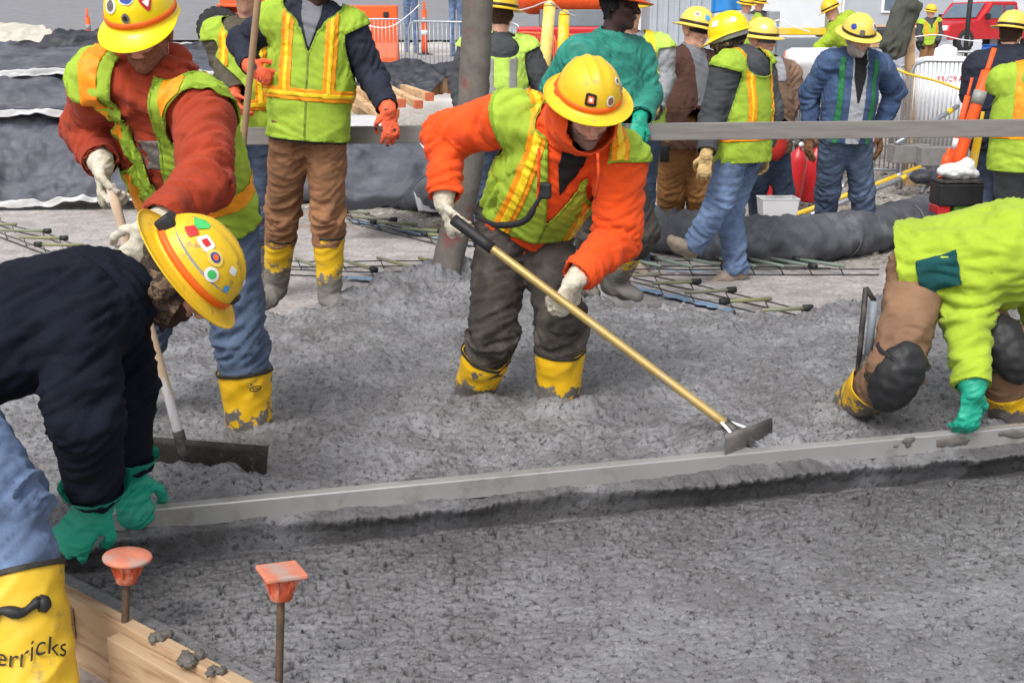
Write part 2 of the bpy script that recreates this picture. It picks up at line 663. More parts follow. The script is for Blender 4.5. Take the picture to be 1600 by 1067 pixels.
SKYV = mat('skyblue_vinyl', srgb(80, 160, 214), 0.5, 0.08, 20, 0.05, 80)
GREENV = mat('green_vinyl', srgb(70, 190, 100), 0.5, 0.08, 20, 0.05, 80)
BLACKV = mat('black_vinyl', srgb(34, 30, 28), 0.4, 0.08, 20, 0.05, 80)
ORV = mat('orange_band', srgb(236, 104, 26), 0.55, 0.06, 20, 0.05, 80)
GREYV = mat('grey_print', srgb(110, 104, 100), 0.5, 0.3, 90, 0.05, 80)
WOODF = None
WOOD = mat('lumber', srgb(206, 172, 132), 0.8, 0.14, 3, 0.25, 30, stretch=(1, 1, 1), col2=srgb(176, 138, 100), c2scale=9, c2lo=.5, c2hi=.62)
ALU = mat('screed_alu', srgb(164, 163, 161), 0.42, 0.05, 4, 0.08, 70, metal=0.35, col2=srgb(140, 136, 130), c2scale=9, c2lo=.55, c2hi=.7)
BOARDM = mat('straightedge_grey', srgb(128, 125, 121), 0.7, 0.06, 1.2, 0.08, 30, stretch=(1, 1, 12), col2=srgb(112, 109, 106), c2scale=4, c2lo=.45, c2hi=.7)
STEEL = mat('galv_steel', srgb(176, 180, 186), 0.4, 0.08, 12, 0.05, 60, metal=0.7)
RUSTY = mat('rusty_steel', srgb(96, 78, 64), 0.75, 0.25, 30, 0.4, 120, metal=0.3)
DARKST = mat('dark_steel', srgb(64, 62, 60), 0.6, 0.25, 30, 0.3, 90, metal=0.4, col2=srgb(112, 108, 102), c2scale=14, c2lo=.5, c2hi=.65)
ORP = mat('orange_plastic', srgb(244, 92, 34), 0.5, 0.08, 10, 0.06, 60)
CAPM = mat('cap_orange', srgb(192, 86, 54), 0.6, 0.10, 14, 0.15, 90, col2=srgb(216, 150, 128), c2scale=20, c2lo=.54, c2hi=.66)
CAPT = mat('cap_top_dusty', srgb(206, 126, 100), 0.75, 0.10, 14, 0.2, 90, col2=srgb(176, 150, 140), c2scale=16, c2lo=.5, c2hi=.64)
YELP = mat('yellow_paint', srgb(238, 192, 30), 0.5, 0.08, 10, 0.06, 60, col2=srgb(228, 196, 96), c2scale=7)
REDP = mat('red_paint', srgb(190, 34, 40), 0.4, 0.08, 10, 0.05, 60, coat=0.3)
GOLD = mat('handle_gold', srgb(184, 158, 100), 0.45, 0.08, 8, 0.06, 60, metal=0.45, col2=srgb(168, 158, 140), c2scale=11, c2lo=.55, c2hi=.7)
WHT = mat('white_paint', srgb(236, 236, 238), 0.45, 0.04, 6, 0.05, 40)
GREYM = mat('machine_grey', srgb(118, 126, 132), 0.55, 0.10, 4, 0.08, 40)
TYRE = mat('tyre', (0.03, 0.03, 0.032), 0.85, 0.2, 10, 0.4, 60)
GLASS = mat('dark_glass', srgb(96, 112, 126), 0.12, 0.1, 3, 0, 10, spec=0.6)


# ------------------------------------------------------------------ ground
def zg(x, Y):
    x, Y = np.asarray(x, float), np.asarray(Y, float)
    t = np.clip((x / np.maximum(Y, .1) - 0.05) / 0.22, 0, 1)
    sl = 0.075 + (0.025 - 0.075) * t * t * (3 - 2 * t)
    d = np.maximum(0, Y - 11.0)
    return -0.2 + sl * np.where(d < 3, d * d / 6, d - 1.5)


def Bp(px, py):
    """point of the ground seen at a photo pixel"""
    d = ray(px, py)
    lo, hi = 1.0, 140.0
    for _ in range(60):
        m = (lo + hi) / 2
        p = CAMP + d * (m / d[1])
        if p[2] > zg(p[0], p[1]):
            lo = m
        else:
            hi = m
    return CAMP + d * (hi / d[1])


def grid_obj(name, X, Y, Z, m, keep=None):
    nu, nv = X.shape
    me = bpy.data.meshes.new(name)
    V = np.stack([X, Y, Z], -1).reshape(-1, 3).astype(np.float32)
    a = np.arange(nu * nv).reshape(nu, nv)
    q = np.stack([a[:-1, :-1], a[:-1, 1:], a[1:, 1:], a[1:, :-1]], -1).reshape(-1, 4)
    if keep is not None:
        k = keep.ravel()
        q = q[k[q].all(1)]
    me.vertices.add(len(V))
    me.vertices.foreach_set('co', V.ravel())
    me.loops.add(q.size)
    me.loops.foreach_set('vertex_index', q.ravel().astype(np.int32))
    me.polygons.add(len(q))
    me.polygons.foreach_set('loop_start', np.arange(0, q.size, 4, dtype=np.int32))
    me.polygons.foreach_set('loop_total', np.full(len(q), 4, np.int32))
    me.polygons.foreach_set('use_smooth', np.ones(len(q), bool))
    me.update(calc_edges=True)
    me.validate()
    me.materials.append(m)
    o = bpy.data.objects.new(name, me)
    COL.objects.link(o)
    return o


def ground_material():
    m = bpy.data.materials.new('ground')
    m.use_nodes = True
    N, L = m.node_tree.nodes, m.node_tree.links
    b = N['Principled BSDF']
    b.inputs['Roughness'].default_value = 0.9
    b.inputs['Specular IOR Level'].default_value = 0.25
    tc = N.new('ShaderNodeTexCoord')

    def nz(s, d=5, r=.6):
        n = N.new('ShaderNodeTexNoise')
        n.inputs['Scale'].default_value = s
        n.inputs['Detail'].default_value = d
        n.inputs['Roughness'].default_value = r
        L.new(tc.outputs['Object'], n.inputs['Vector'])
        return n.outputs['Fac']

    def rg(x, a, bb, c, d):
        r = N.new('ShaderNodeMapRange')
        for i, v in enumerate((a, bb, c, d)):
            r.inputs[1 + i].default_value = v
        L.new(x, r.inputs[0])
        return r.outputs[0]

    def mx(f, a, bb):
        x = N.new('ShaderNodeMix')
        x.data_type = 'RGBA'
        L.new(f, x.inputs[0])
        for i, v in ((6, a), (7, bb)):
            if isinstance(v, tuple):
                x.inputs[i].default_value = (*v, 1)
            else:
                L.new(v, x.inputs[i])
        return x.outputs[2]
    sub = mx(rg(nz(7), .35, .65, 0, 1), srgb(158, 152, 149), srgb(190, 184, 181))
    sub = mx(rg(nz(38), .5, .66, 0, 1), sub, srgb(136, 130, 127))
    grv = mx(rg(nz(22, 6, .7), .35, .65, 0, 1), srgb(96, 90, 84), srgb(186, 180, 172))
    grv = mx(rg(nz(1.6), .52, .68, 0, 1), grv, srgb(146, 118, 86))
    road = mx(rg(nz(.6), .4, .6, 0, 1), srgb(172, 168, 164), srgb(206, 202, 196))
    sp = N.new('ShaderNodeSeparateXYZ')
    L.new(tc.outputs['Object'], sp.inputs[0])
    ad = N.new('ShaderNodeMath')
    ad.operation = 'MULTIPLY_ADD'
    L.new(nz(2.2), ad.inputs[0])
    ad.inputs[1].default_value = 1.2
    L.new(sp.outputs['Y'], ad.inputs[2])
    # the compacted base stops further away on the left
    a2 = N.new('ShaderNodeMath')
    a2.operation = 'MULTIPLY_ADD'
    L.new(sp.outputs['X'], a2.inputs[0])
    a2.inputs[1].default_value = 0.42
    L.new(ad.outputs[0], a2.inputs[2])
    c = mx(rg(a2.outputs[0], 9.9, 10.3, 0, 1), sub, grv)
    c = mx(rg(ad.outputs[0], 18.0, 21.0, 0, 1), c, road)
    L.new(c, b.inputs['Base Color'])
    bp = N.new('ShaderNodeBump')
    bp.inputs['Strength'].default_value = 0.6
    bp.inputs['Distance'].default_value = 0.02
    L.new(nz(34, 6, .7), bp.inputs['Height'])
    L.new(bp.outputs[0], b.inputs['Normal'])
    return m


yy = np.concatenate([np.linspace(-4, 4, 12, endpoint=False), np.linspace(4, 20, 330, endpoint=False), np.geomspace(20, 400, 90)])
uu = np.linspace(-1, 1, 360)
GY, GU = np.meshgrid(yy, uu, indexing='ij')
GX = GU * (4 + 0.75 * np.maximum(GY, 0))
GZ = zg(GX, GY)
pp = np.stack([GX.ravel() * 5, GY.ravel() * 5, GZ.ravel() * 0], 1)
nzz = fbm(pp, 3).reshape(GX.shape)
rough_w = np.clip((GY + 0.42 * GX - 9.2) / 1.0, 0.12, 1)
GZ = GZ + nzz * 0.03 * rough_w
GZ = np.where(GY < 4.4, np.minimum(GZ, -0.2), GZ)
ground = grid_obj('ground', GX, GY, GZ, ground_material())
tag(ground, None, kind='structure')

# ------------------------------------------------------------------ wet concrete
SC_A, SC_B = G(215, 824, 0), G(1600, 688, 0)
SC_E = nrm((SC_B - SC_A) * np.array([1, 1, 0]))
SC_N = np.array([-SC_E[1], SC_E[0], 0.0])
if SC_N[1] < 0:
    SC_N = -SC_N
FM_A, FM_B = G(132, 925, 0.0), G(395, 1062, 0.0)
FM_E = nrm(FM_B - FM_A)
FM_N = np.array([FM_E[1], -FM_E[0], 0.0])          # outwards, away from the concrete
if (G(900, 950, 0) - FM_A) @ FM_N > 0:
    FM_N = -FM_N
EDGE = [G(*e, -0.1) for e in ((-900, 560), (-200, 512), (100, 500), (330, 492), (480, 494), (560, 466), (640, 452), (700, 436), (800, 446), (960, 478), (1080, 486), (1200, 500), (1320, 474), (1420, 446), (1700, 428), (2300, 400))]
EDX, EDY = np.array([e[0] for e in EDGE]), np.array([e[1] for e in EDGE])
SMOOTH_C = G(1480, 960, 0)
HOLES = []      # (x, y, radius, depth) boot holes and piles


def conc_h(x, y, fine=True):
    sh = x.shape
    x, y = x.ravel(), y.ravel()
    p = np.stack([x, y, 0 * x], 1)
    sd = (x - SC_A[0]) * SC_N[0] + (y - SC_A[1]) * SC_N[1]
    al = (x - SC_A[0]) * SC_E[0] + (y - SC_A[1]) * SC_E[1]
    q = np.stack([al, sd, 0 * x], 1)
    big = fbm(p * 1.7, 2)
    mid = fbm(p * 6.0 + 3, 3)
    back = 0.012 + 0.026 * big + 0.024 * mid
    qb = q * np.array([20, 30, 1.0])
    n1 = noise(qb + 9)
    n2 = noise(qb * 2.3 + 4)
    back = back + 0.010 * n1 - 0.075 * np.maximum(0, n2 - .30) + 0.004 * noise(qb * 3.4)
    sm = np.clip(np.hypot((x - SMOOTH_C[0]) / 1.25, (y - SMOOTH_C[1]) / 0.55) - 0.55, 0, 1)
    sm = np.clip(sm + 0.35 * mid, 0.12, 1)
    qf = q * np.array([31, 47, 1.0])
    m1, m2, m3 = noise(qf), noise(qf * 1.7 + 8), noise(qf * 3.1 + 2)
    front = -0.040 + 0.010 * big + 0.007 * mid * (0.4 + sm) + sm * (-0.20 * np.maximum(0, m1 - 0.22) - 0.20 * np.maximum(0, m2 - .25) + 0.002 * m3) + 0.0018 * m2
    gate = np.clip(0.72 + 1.7 * noise(np.stack([al * 1.1 + 4.1, al * 0, al * 0], 1)), 0.15, 1)
    rag = noise(np.stack([al * 8, al * 0, al * 0], 1)) * .35 + .35 * noise(np.stack([al * 34, al * 0, al * 0 + 5], 1)) + .2 * noise(np.stack([al * 90, al * 0, al * 0 + 9], 1))
    u = np.clip(-sd / 0.17, 0, 1)
    reach_ = (0.080 + .070 * rag) * gate
    kx = [0, .24, .34, .46, .66, 1.0]
    W = [np.interp(u, kx, c) for c in ([0, 1, .96, .45, .08, 0], )][0]
    pos = np.where(u < .66, -W * reach_, np.interp(u, [.66, 1.0], [0, -1]) * .17 - .08 * reach_ * np.interp(u, [.66, 1], [1, 0]))
    shift = np.where((u > 0) & (u < 1), pos - sd, 0.0)
    zp = np.interp(u, kx, [-.008, -.022, -.034, -.066, -.130, -.078]) + 0.006 * n1 * np.interp(u, [0, .3, .5, 1], [1, 1, .3, .3]) + .010 * mid + .004 * n2
    front = front - 0.016
    bl = np.clip((u - .8) / .2, 0, 1)
    near = np.where(u < 1, zp * (1 - bl) + (front) * bl, front)
    k = np.clip((sd - 0.0) / 0.06, 0, 1)
    h = near * (1 - k) + back * k
    conc_h.shift = shift.reshape(sh)
    # back edge runs down on to the base
    ye = np.interp(x, EDX, EDY) + 0.16 * mid + 0.08 * n1 * .6
    e = np.clip((y - ye + 0.55) / 1.0, 0, 1)
    h = h - 0.34 * e * e * (3 - 2 * e)
    for (hx_, hy_, r, dp) in HOLES:
        d = np.hypot(x - hx_, y - hy_) / r
        h = h + dp * np.exp(-d * d * 1.2) * (1 + .5 * mid)
    return h.reshape(sh)


def concrete_material():
    m = bpy.data.materials.new('wet_concrete')
    m.use_nodes = True
    N, L = m.node_tree.nodes, m.node_tree.links
    b = N['Principled BSDF']
    b.inputs['Specular IOR Level'].default_value = 0.55
    tc = N.new('ShaderNodeTexCoord')

    def nz(s, d=5, r=.6):
        n = N.new('ShaderNodeTexNoise')
        n.inputs['Scale'].default_value = s
        n.inputs['Detail'].default_value = d
        n.inputs['Roughness'].default_value = r
        L.new(tc.outputs['Object'], n.inputs['Vector'])
        return n.outputs['Fac']

    def rg(x, a, bb, c, d):
        r = N.new('ShaderNodeMapRange')
        for i, v in enumerate((a, bb, c, d)):
            r.inputs[1 + i].default_value = v
        L.new(x, r.inputs[0])
        return r.outputs[0]

    def mx(f, a, bb):
        x = N.new('ShaderNodeMix')
        x.data_type = 'RGBA'
        L.new(f, x.inputs[0])
        for i, v in ((6, a), (7, bb)):
            if isinstance(v, tuple):
                x.inputs[i].default_value = (*v, 1)
            else:
                L.new(v, x.inputs[i])
        return x.outputs[2]
    c = mx(rg(nz(3.2), .35, .65, 0, 1), srgb(108, 107, 109), srgb(139, 139, 142))
    c = mx(rg(nz(46, 4, .72), .54, .64, 0, 1), c, srgb(58, 55, 53))
    c = mx(rg(nz(150, 3, .7), .58, .72, 0, 1), c, srgb(170, 168, 170))
    # darker strip on the near side of the screed, noise-edged, fading outwards
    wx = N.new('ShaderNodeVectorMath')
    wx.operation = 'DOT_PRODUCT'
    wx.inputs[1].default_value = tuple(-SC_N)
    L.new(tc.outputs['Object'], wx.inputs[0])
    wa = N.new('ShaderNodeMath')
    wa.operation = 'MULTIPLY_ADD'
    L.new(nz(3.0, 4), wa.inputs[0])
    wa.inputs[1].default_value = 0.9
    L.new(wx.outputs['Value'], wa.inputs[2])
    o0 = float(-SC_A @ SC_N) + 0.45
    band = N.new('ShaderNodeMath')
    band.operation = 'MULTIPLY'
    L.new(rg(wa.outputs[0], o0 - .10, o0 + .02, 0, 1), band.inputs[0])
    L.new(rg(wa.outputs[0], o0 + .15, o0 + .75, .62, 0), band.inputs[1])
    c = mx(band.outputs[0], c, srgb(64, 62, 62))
    L.new(c, b.inputs['Base Color'])
    L.new(rg(nz(7), .35, .65, .20, .46), b.inputs['Roughness'])
    bp = N.new('ShaderNodeBump')
    bp.inputs['Strength'].default_value = 0.8
    bp.inputs['Distance'].default_value = 0.009
    L.new(nz(85, 6, .72), bp.inputs['Height'])
    L.new(bp.outputs[0], b.inputs['Normal'])
    return m


def build_concrete():
    ys = np.geomspace(1.6, 8.6, 900)
    us = np.linspace(-1, 1, 820)
    Yc, Uc = np.meshgrid(ys, us, indexing='ij')
    Xc = Uc * (0.55 + 0.50 * Yc)
    Zc = conc_h(Xc, Yc)
    Xc = Xc + SC_N[0] * conc_h.shift
    Yc = Yc + SC_N[1] * conc_h.shift
    out = (Xc - FM_A[0]) * FM_N[0] + (Yc - FM_A[1]) * FM_N[1]
    Zc = np.where(out > -0.06, np.maximum(Zc, -0.022), Zc)
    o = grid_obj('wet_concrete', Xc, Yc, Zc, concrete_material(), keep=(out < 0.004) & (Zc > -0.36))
    tag(o, None, kind='structure')
    return o
# ------------------------------------------------------------------ people
def wrinkle(V, T, bones, amp=0.007, seed=0.0, along=20.0, around=6.5):
    """cloth folds that run round each limb, stronger near its ends"""
    Nn = normals(V, T)
    best = np.full(len(V), 1e9)
    q = np.zeros_like(V)
    w = np.zeros(len(V))
    for i, (a, b, g) in enumerate(bones):
        ax = b - a
        L = np.linalg.norm(ax)
        ax = ax / L
        d = V - a
        t = np.clip(d @ ax, 0, L)
        dist = np.linalg.norm(d - t[:, None] * ax, axis=1)
        m = dist < best
        best = np.where(m, dist, best)
        perp = d - (d @ ax)[:, None] * ax
        skew = 0.5 * perp[:, [1, 2, 0]].sum(1)
        qq = perp * around + ax * ((d @ ax) + skew * 0.9)[:, None] * along + 31.7 * i + seed * 7.1
        ww = g * (0.45 + np.exp(-((t - L) / 0.11) ** 2) + 0.6 * np.exp(-(t / 0.10) ** 2))
        q[m] = qq[m]
        w[m] = ww[m]
    n1 = noise(q)
    fold = (0.5 - np.abs(n1) * 2.0) + 0.55 * (0.4 - np.abs(noise(q * 1.7 + 5.0)) * 1.8) + .3 * noise(q * .5 + 2.0)
    big = noise(V * 9.0 + seed)
    return V + Nn * (amp * w * fold + amp * 0.5 * big)[:, None]


def hand_prims(wr, d, pn, side, curl, r=0.0098, sc=1.0, spread=0.10, thumb=0.6):
    """palm and five fingers; d towards the knuckles, pn out of the palm, side = thumb side"""
    d, pn = nrm(d), np.asarray(pn, float)
    pn = nrm(pn - d * (pn @ d))
    s = nrm(np.cross(d, pn)) * side
    kn = wr + d * 0.088 * sc
    pr = [cone(wr - d * 0.01, wr + d * 0.03, 0.031 * sc, 0.034 * sc, flat=0.62, side=s, k=0.01),
          cone(wr + d * 0.03, kn, 0.036 * sc, 0.042 * sc, flat=0.42, side=s, k=0.012)]
    lens = [0.072, 0.080, 0.075, 0.060]
    for i in range(4):
        off = (1.5 - i) * 0.0205 * sc
        p = kn + s * off + d * (-0.004 if i in (0, 3) else 0.004)
        dirv = nrm(d + s * (1.5 - i) * spread)
        ang = 0
        for j, fr in enumerate((0.45, 0.32, 0.23)):
            ang += curl * (0.85, 1.15, 0.8)[j] * (1 + 0.06 * (i - 1))
            dd = dirv * math.cos(ang) + pn * math.sin(ang)
            q = p + dd * lens[i] * fr * sc * 1.15
            pr.append(cone(p, q, r * sc * (1.08 - 0.1 * j), r * sc * (1.0 - 0.1 * j), k=0.004))
            p = q
    b = wr + d * 0.022 * sc + s * 0.030 * sc
    d1 = nrm(d * 0.75 + s * 0.75 + pn * thumb * 0.6)
    m = b + d1 * 0.042 * sc
    d2 = nrm(d * 0.95 + s * 0.1 + pn * thumb * 1.3)
    m2 = m + d2 * 0.034 * sc
    d3 = nrm(d * 0.8 - s * 0.35 + pn * thumb * 1.5)
    pr += [cone(b, m, 0.016 * sc, 0.0125 * sc, k=0.012), cone(m, m2, 0.0125 * sc, 0.011 * sc, k=0.005),
           cone(m2, m2 + d3 * 0.026 * sc, 0.011 * sc, 0.009 * sc, k=0.004)]
    return pr


def hard_hat(parent, c, X, Y, Z, style, m, band=None, stickers=(), sc=1.0, seg=56):
    rx, ry, rz = 0.112 * sc, 0.136 * sc, 0.128 * sc

    def dome(az, el, off=0.0):
        ce, se = np.cos(el) ** 0.86, np.sin(el)
        x = (rx + off) * ce * np.sin(az)
        y = (ry + off) * ce * np.cos(az)
        z = (rz + off) * se ** 0.95
        ridge = 0.0055 * sc * (np.exp(-(x / 0.009) ** 2) + np.exp(-((np.abs(x) - 0.042) / 0.008) ** 2)) * np.clip(se * 1.6 - 0.35, 0, 1)
        z = z + ridge
        return c + x[..., None] * X + y[..., None] * Y + z[..., None] * Z

    az = np.linspace(0, 2 * math.pi, seg, endpoint=False)
    if style == 'full':
        prof = [(0.001, -0.002), (0.010, -0.005), (0.024, -0.010), (0.039, -0.016), (0.043, -0.0145), (0.045, -0.011)]
        wt = np.ones(seg) * (0.95 + 0.15 * np.cos(az) ** 2)
        dn = np.ones(seg)
    else:
        prof = [(0.001, -0.004), (0.007, -0.010), (0.018, -0.018), (0.034, -0.026), (0.046, -0.032), (0.048, -0.031)]
        f = np.clip(np.cos(az), 0, 1) ** 1.5
        wt = 0.16 + 1.25 * f
        dn = 0.35 + 0.9 * f
    rows = []
    for off, z in prof[::-1]:
        x = (rx + off * sc * wt) * np.sin(az)
        y = (ry + off * sc * wt) * np.cos(az)
        rows.append(c + x[:, None] * X + y[:, None] * Y + (z * sc * dn)[:, None] * Z)
    for el in np.linspace(0.02, math.pi / 2 - 0.03, 17):
        rows.append(dome(az, np.full(seg, el)))
    V = np.concatenate(rows)
    n = len(rows)
    Fc = [(i * seg + k, (i + 1) * seg + k, (i + 1) * seg + (k + 1) % seg, i * seg + (k + 1) % seg) for i in range(n - 1) for k in range(seg)]
    V = np.concatenate([V, [c + Z * (rz + 0.0055 * sc)]])
    Fc += [((n - 1) * seg + k, len(V) - 1, (n - 1) * seg + (k + 1) % seg) for k in range(seg)]
    hat = mk('hard_hat', V, Fc, m, parent, solid=0.0025, offset=-1)
    if band is not None:
        bd = []
        for el, off in ((0.03, 0.0022), (0.10, 0.003), (0.17, 0.0025)):
            bd.append(dome(az, np.full(seg, el), off * sc))
        V = np.concatenate(bd)
        Fc = [(i * seg + k, i * seg + (k + 1) % seg, (i + 1) * seg + (k + 1) % seg, (i + 1) * seg + k) for i in range(2) for k in range(seg)]
        mk('hat_band', V, Fc, band, hat, solid=0.0015).matrix_parent_inverse = Matrix()
    R0 = 0.125 * sc
    for st in stickers:
        a0, e0, r, shape, cols = st[:5]
        a0, e0 = math.radians(a0), math.radians(e0)
        par = hat
        for li, (cm, fr) in enumerate(cols):
            rr = r * fr
            if shape == 'round':
                ns = 18
            elif shape == 'tri':
                ns = 3
            else:
                ns = 4
            pts_u, pts_v, Fc2 = [0.0], [0.0], []
            rings = 3
            for g in range(1, rings + 1):
                for k in range(18):
                    th = 2 * math.pi * k / 18
                    if shape == 'round':
                        rad = 1.0
                    else:
                        o = math.pi / ns
                        t0 = (th + (0.5 * math.pi if ns == 3 else o)) % (2 * math.pi / ns) - math.pi / ns
                        rad = math.cos(math.pi / ns) / math.cos(t0) * (1.25 if ns == 4 else 1.3)
                    pts_u.append(rr * g / rings * rad * math.cos(th))
                    pts_v.append(rr * g / rings * rad * math.sin(th))
            for k in range(18):
                Fc2.append((0, 1 + k, 1 + (k + 1) % 18))
            for g in range(rings - 1):
                for k in range(18):
                    p0 = 1 + g * 18
                    Fc2.append((p0 + k, p0 + 18 + k, p0 + 18 + (k + 1) % 18, p0 + (k + 1) % 18))
            pu, pv = np.array(pts_u) + (st[5] if len(st) > 5 and li else 0) * r, np.array(pts_v)
            V = dome(a0 + pu / R0 / max(0.35, math.cos(e0)), np.clip(e0 + pv / R0, 0.02, 1.52), (0.0030 + 0.0014 * li) * sc)
            par_o = mk('sticker', V, Fc2, cm, hat)
            par_o.matrix_parent_inverse = Matrix()
    return hat


def local(pt, o, X, Y, Z):
    return o + X * pt[0] + Y * pt[1] + Z * pt[2]


DIAG = []


def person(label, pel, neck, front, head, hfront, arms, legs, fit, sc=1.0, h=0.011, hup=None, group='construction workers on the site', girth=1.0, base=None):
    Pel = P(*pel) if len(pel) == 3 else np.asarray(pel[0])
    N = reach(Pel, neck[0], neck[1], 0.50 * sc, neck[2])
    up = nrm(N - Pel)
    L = np.linalg.norm(N - Pel)
    fr = np.asarray(front, float)
    fr = nrm(fr - up * (fr @ up))
    rt = np.cross(fr, up)
    g = girth * sc
    root_at = base if base is not None else np.array([Pel[0], Pel[1], 0.0])
    root = thing('person', root_at, label, 'person', group)
    seed = random.random() * 20
    # skeleton
    J = {}
    for sd, sg in (('r', 1), ('l', -1)):
        sh = N - up * 0.045 * sc + rt * sg * 0.172 * g
        spec = arms.get(sd)
        if spec:
            if len(spec) == 3:
                sh = reach(N - up * 0.04 * sc, spec[0][0], spec[0][1], 0.185 * g, spec[0][2])
                spec = spec[1:]
            el = reach(sh, spec[0][0], spec[0][1], 0.30 * sc, spec[0][2])
            wr = reach(el, spec[1][0], spec[1][1], 0.265 * sc, spec[1][2])
            J['arm' + sd] = (sh, el, wr)
        hp = Pel + rt * sg * 0.088 * g - up * 0.03 * sc
        ls = legs.get(sd)
        if ls:
            if ls[0] == 'ik':
                z0 = ls[4] if len(ls) > 4 else 0.0
                an = G(ls[1], ls[2], z0) - np.array([0, 0, ls[3]])
                l1, l2 = 0.435 * sc, 0.42 * sc
                dv = an - hp
                D = np.linalg.norm(dv)
                dv = dv / D
                pole = np.asarray(ls[5], float) if len(ls) > 5 else fr * np.array([1, 1, .2])
                pole = nrm(pole - dv * (pole @ dv))
                if D < l1 + l2:
                    x = (D * D + l1 * l1 - l2 * l2) / (2 * D)
                    kn = hp + dv * x + pole * math.sqrt(max(l1 * l1 - x * x, 0))
                else:
                    kn = hp + dv * D * 0.508
            else:
                kn = reach(hp, ls[0][0], ls[0][1], 0.435 * sc, ls[0][2])
                an = reach(kn, ls[1][0], ls[1][1], 0.42 * sc, ls[1][2])
            J['leg' + sd] = (hp, kn, an)
    DIAG.append((label[:30], {k: [round(float(np.linalg.norm(v[1] - v[0])), 2), round(float(np.linalg.norm(v[2] - v[1])), 2), [round(float(x), 2) for x in v[2]]] for k, v in J.items()}, round(float(L), 2)))
    # ---- head and neck (body skin)
    Hc = reach(N, head[0], head[1], 0.185 * sc, head[2])
    hf = nrm(hfront)
    hu = nrm(Hc - N) if hup is None else nrm(hup)
    hu = nrm(hu - hf * (hu @ hf))
    hx = np.cross(hf, hu)
    q = lambda x, y, z: local((x * sc, y * sc, z * sc), Hc, hx, hf, hu)
    ax = np.stack([hx, hf, hu])
    s = sc
    pr = [ball(q(0, -.015, .035), np.array([.076, .096, .086]) * s, ax, .03),
          ball(q(0, .028, -.03), np.array([.060, .068, .085]) * s, ax, .03),
          ball(q(0, .035, -.078), np.array([.047, .05, .036]) * s, ax, .02),
          ball(q(0, .075, -.098), .019 * s, None, .02),
          cone(q(0, .094, .012), q(0, .112, -.026), .009 * s, .0145 * s, k=.008),
          cone(q(-.032, .084, .026), q(.032, .084, .026), .013 * s, .013 * s, k=.014),
          ball(q(.04, .062, -.024), .024 * s, None, .02), ball(q(-.04, .062, -.024), .024 * s, None, .02),
          cone(q(-.017, .094, -.055), q(.017, .094, -.055), .009 * s, .009 * s, k=.008),
          ball(q(.076, -.005, -.008), np.array([.011, .02, .03]) * s, ax, .006),
          ball(q(-.076, -.005, -.008), np.array([.011, .02, .03]) * s, ax, .006),
          cone(N - up * .06 * s, q(0, -.012, -.05), .062 * s, .056 * s, k=.03),
          cone(N - up * .10 * s - rt * .09 * s, N - up * .10 * s + rt * .09 * s, .05 * s, .05 * s, k=.05),
          ball(q(.031, .098, .006), .0145 * s, None, .008, True), ball(q(-.031, .098, .006), .0145 * s, None, .008, True),
          ball(q(0, .108, -.0555), np.array([.022, .012, .003]) * s, ax, .004, True)]
    hh = 0.0045 if h < 0.0105 else (0.007 if h < 0.014 else 0.011)
    hfld = field(pr, hh, 0.035)
    V, T = surfnet(hfld)
    body = mk('body', V, T, fit['skin'], root)
    if h < 0.014:
        for sx in (-1, 1):
            Ve, Fe = lathe_data([(0.001, .0105), (.006, .009), (.0105, 0), (.006, -.009), (.001, -.0105)], 12, q(.031 * sx, .0815, .006), np.stack([hx, hf, hu], 1))
            mk('eye', Ve, Fe, M_EYE, root)
    hl = lambda X: ((X - Hc) @ ax.T) / s

    def head_part(name, level, f, m, amp=0.0, solid=0.0, nsc=60):
        V, T = surfnet(hfld, level)
        V, T = clip(V, T, f)
        if len(T) == 0:
            return None
        if amp:
            Nn = normals(V, T)
            V = V + Nn * (amp * fbm(V * nsc + seed, 2))[:, None]
        return mk(name, V, T, m, root, solid=solid)
    if fit.get('beard'):
        def fb(X):
            p = hl(X)
            zl = -0.046 + 0.9 * np.maximum(0, np.abs(p[:, 0]) - 0.036)
            m = np.maximum(p[:, 2] - zl, np.maximum(0.0 - p[:, 1], -0.135 - p[:, 2]))
            lips = 0.011 - np.sqrt((p[:, 0] / 2.0) ** 2 + (p[:, 2] + .0555) ** 2)
            return np.maximum(m, lips)
        head_part('beard', 0.0025, fb, fit['beard'], 0.003)
    if fit.get('hair'):
        def fh(X):
            p = hl(X)
            return np.maximum(np.maximum(p[:, 1] - 0.03 - 0.6 * np.maximum(0, p[:, 2] - 0.03), -0.075 - p[:, 2]), -(np.abs(p[:, 0]) * 0 + p[:, 2] + 0.02) * (p[:, 1] > -0.01) - 0 * p[:, 1])
        head_part('hair', 0.006, fh, fit['hair'], 0.004)
    if fit.get('balaclava'):
        def fbal(X):
            p = hl(X)
            return np.maximum(p[:, 1] - 0.052 + 0.25 * p[:, 2], -0.2 - p[:, 2])
        head_part('balaclava', 0.012, fbal, fit['balaclava'], 0.008, 0.004, 40)
    if fit.get('hood_up'):
        hp2 = [ball(q(0, -.03, .025), np.array([.105, .125, .125]) * s, ax, .04),
               cone(q(0, -.03, -.03), N - up * .03 * s, .115 * s, .125 * s, flat=.9, side=rt, k=.05),
               ball(q(0, .02, -.06), np.array([.10, .10, .09]) * s, ax, .04)]
        hf2 = field(hp2, max(hh, .007), 0.03)
        V, T = surfnet(hf2)

        def fo(X):
            p = hl(X)
            return np.maximum(p[:, 1] - 0.062 + 0.30 * p[:, 2] + 0 * p[:, 0], p[:, 2] - 0.10)
        V, T = clip(V, T, fo)
        V = wrinkle(V, T, [(q(0, 0, .1), N, 1.0)], .009, seed)
        mk('hood', V, T, fit['hood_up'], root, solid=0.006)
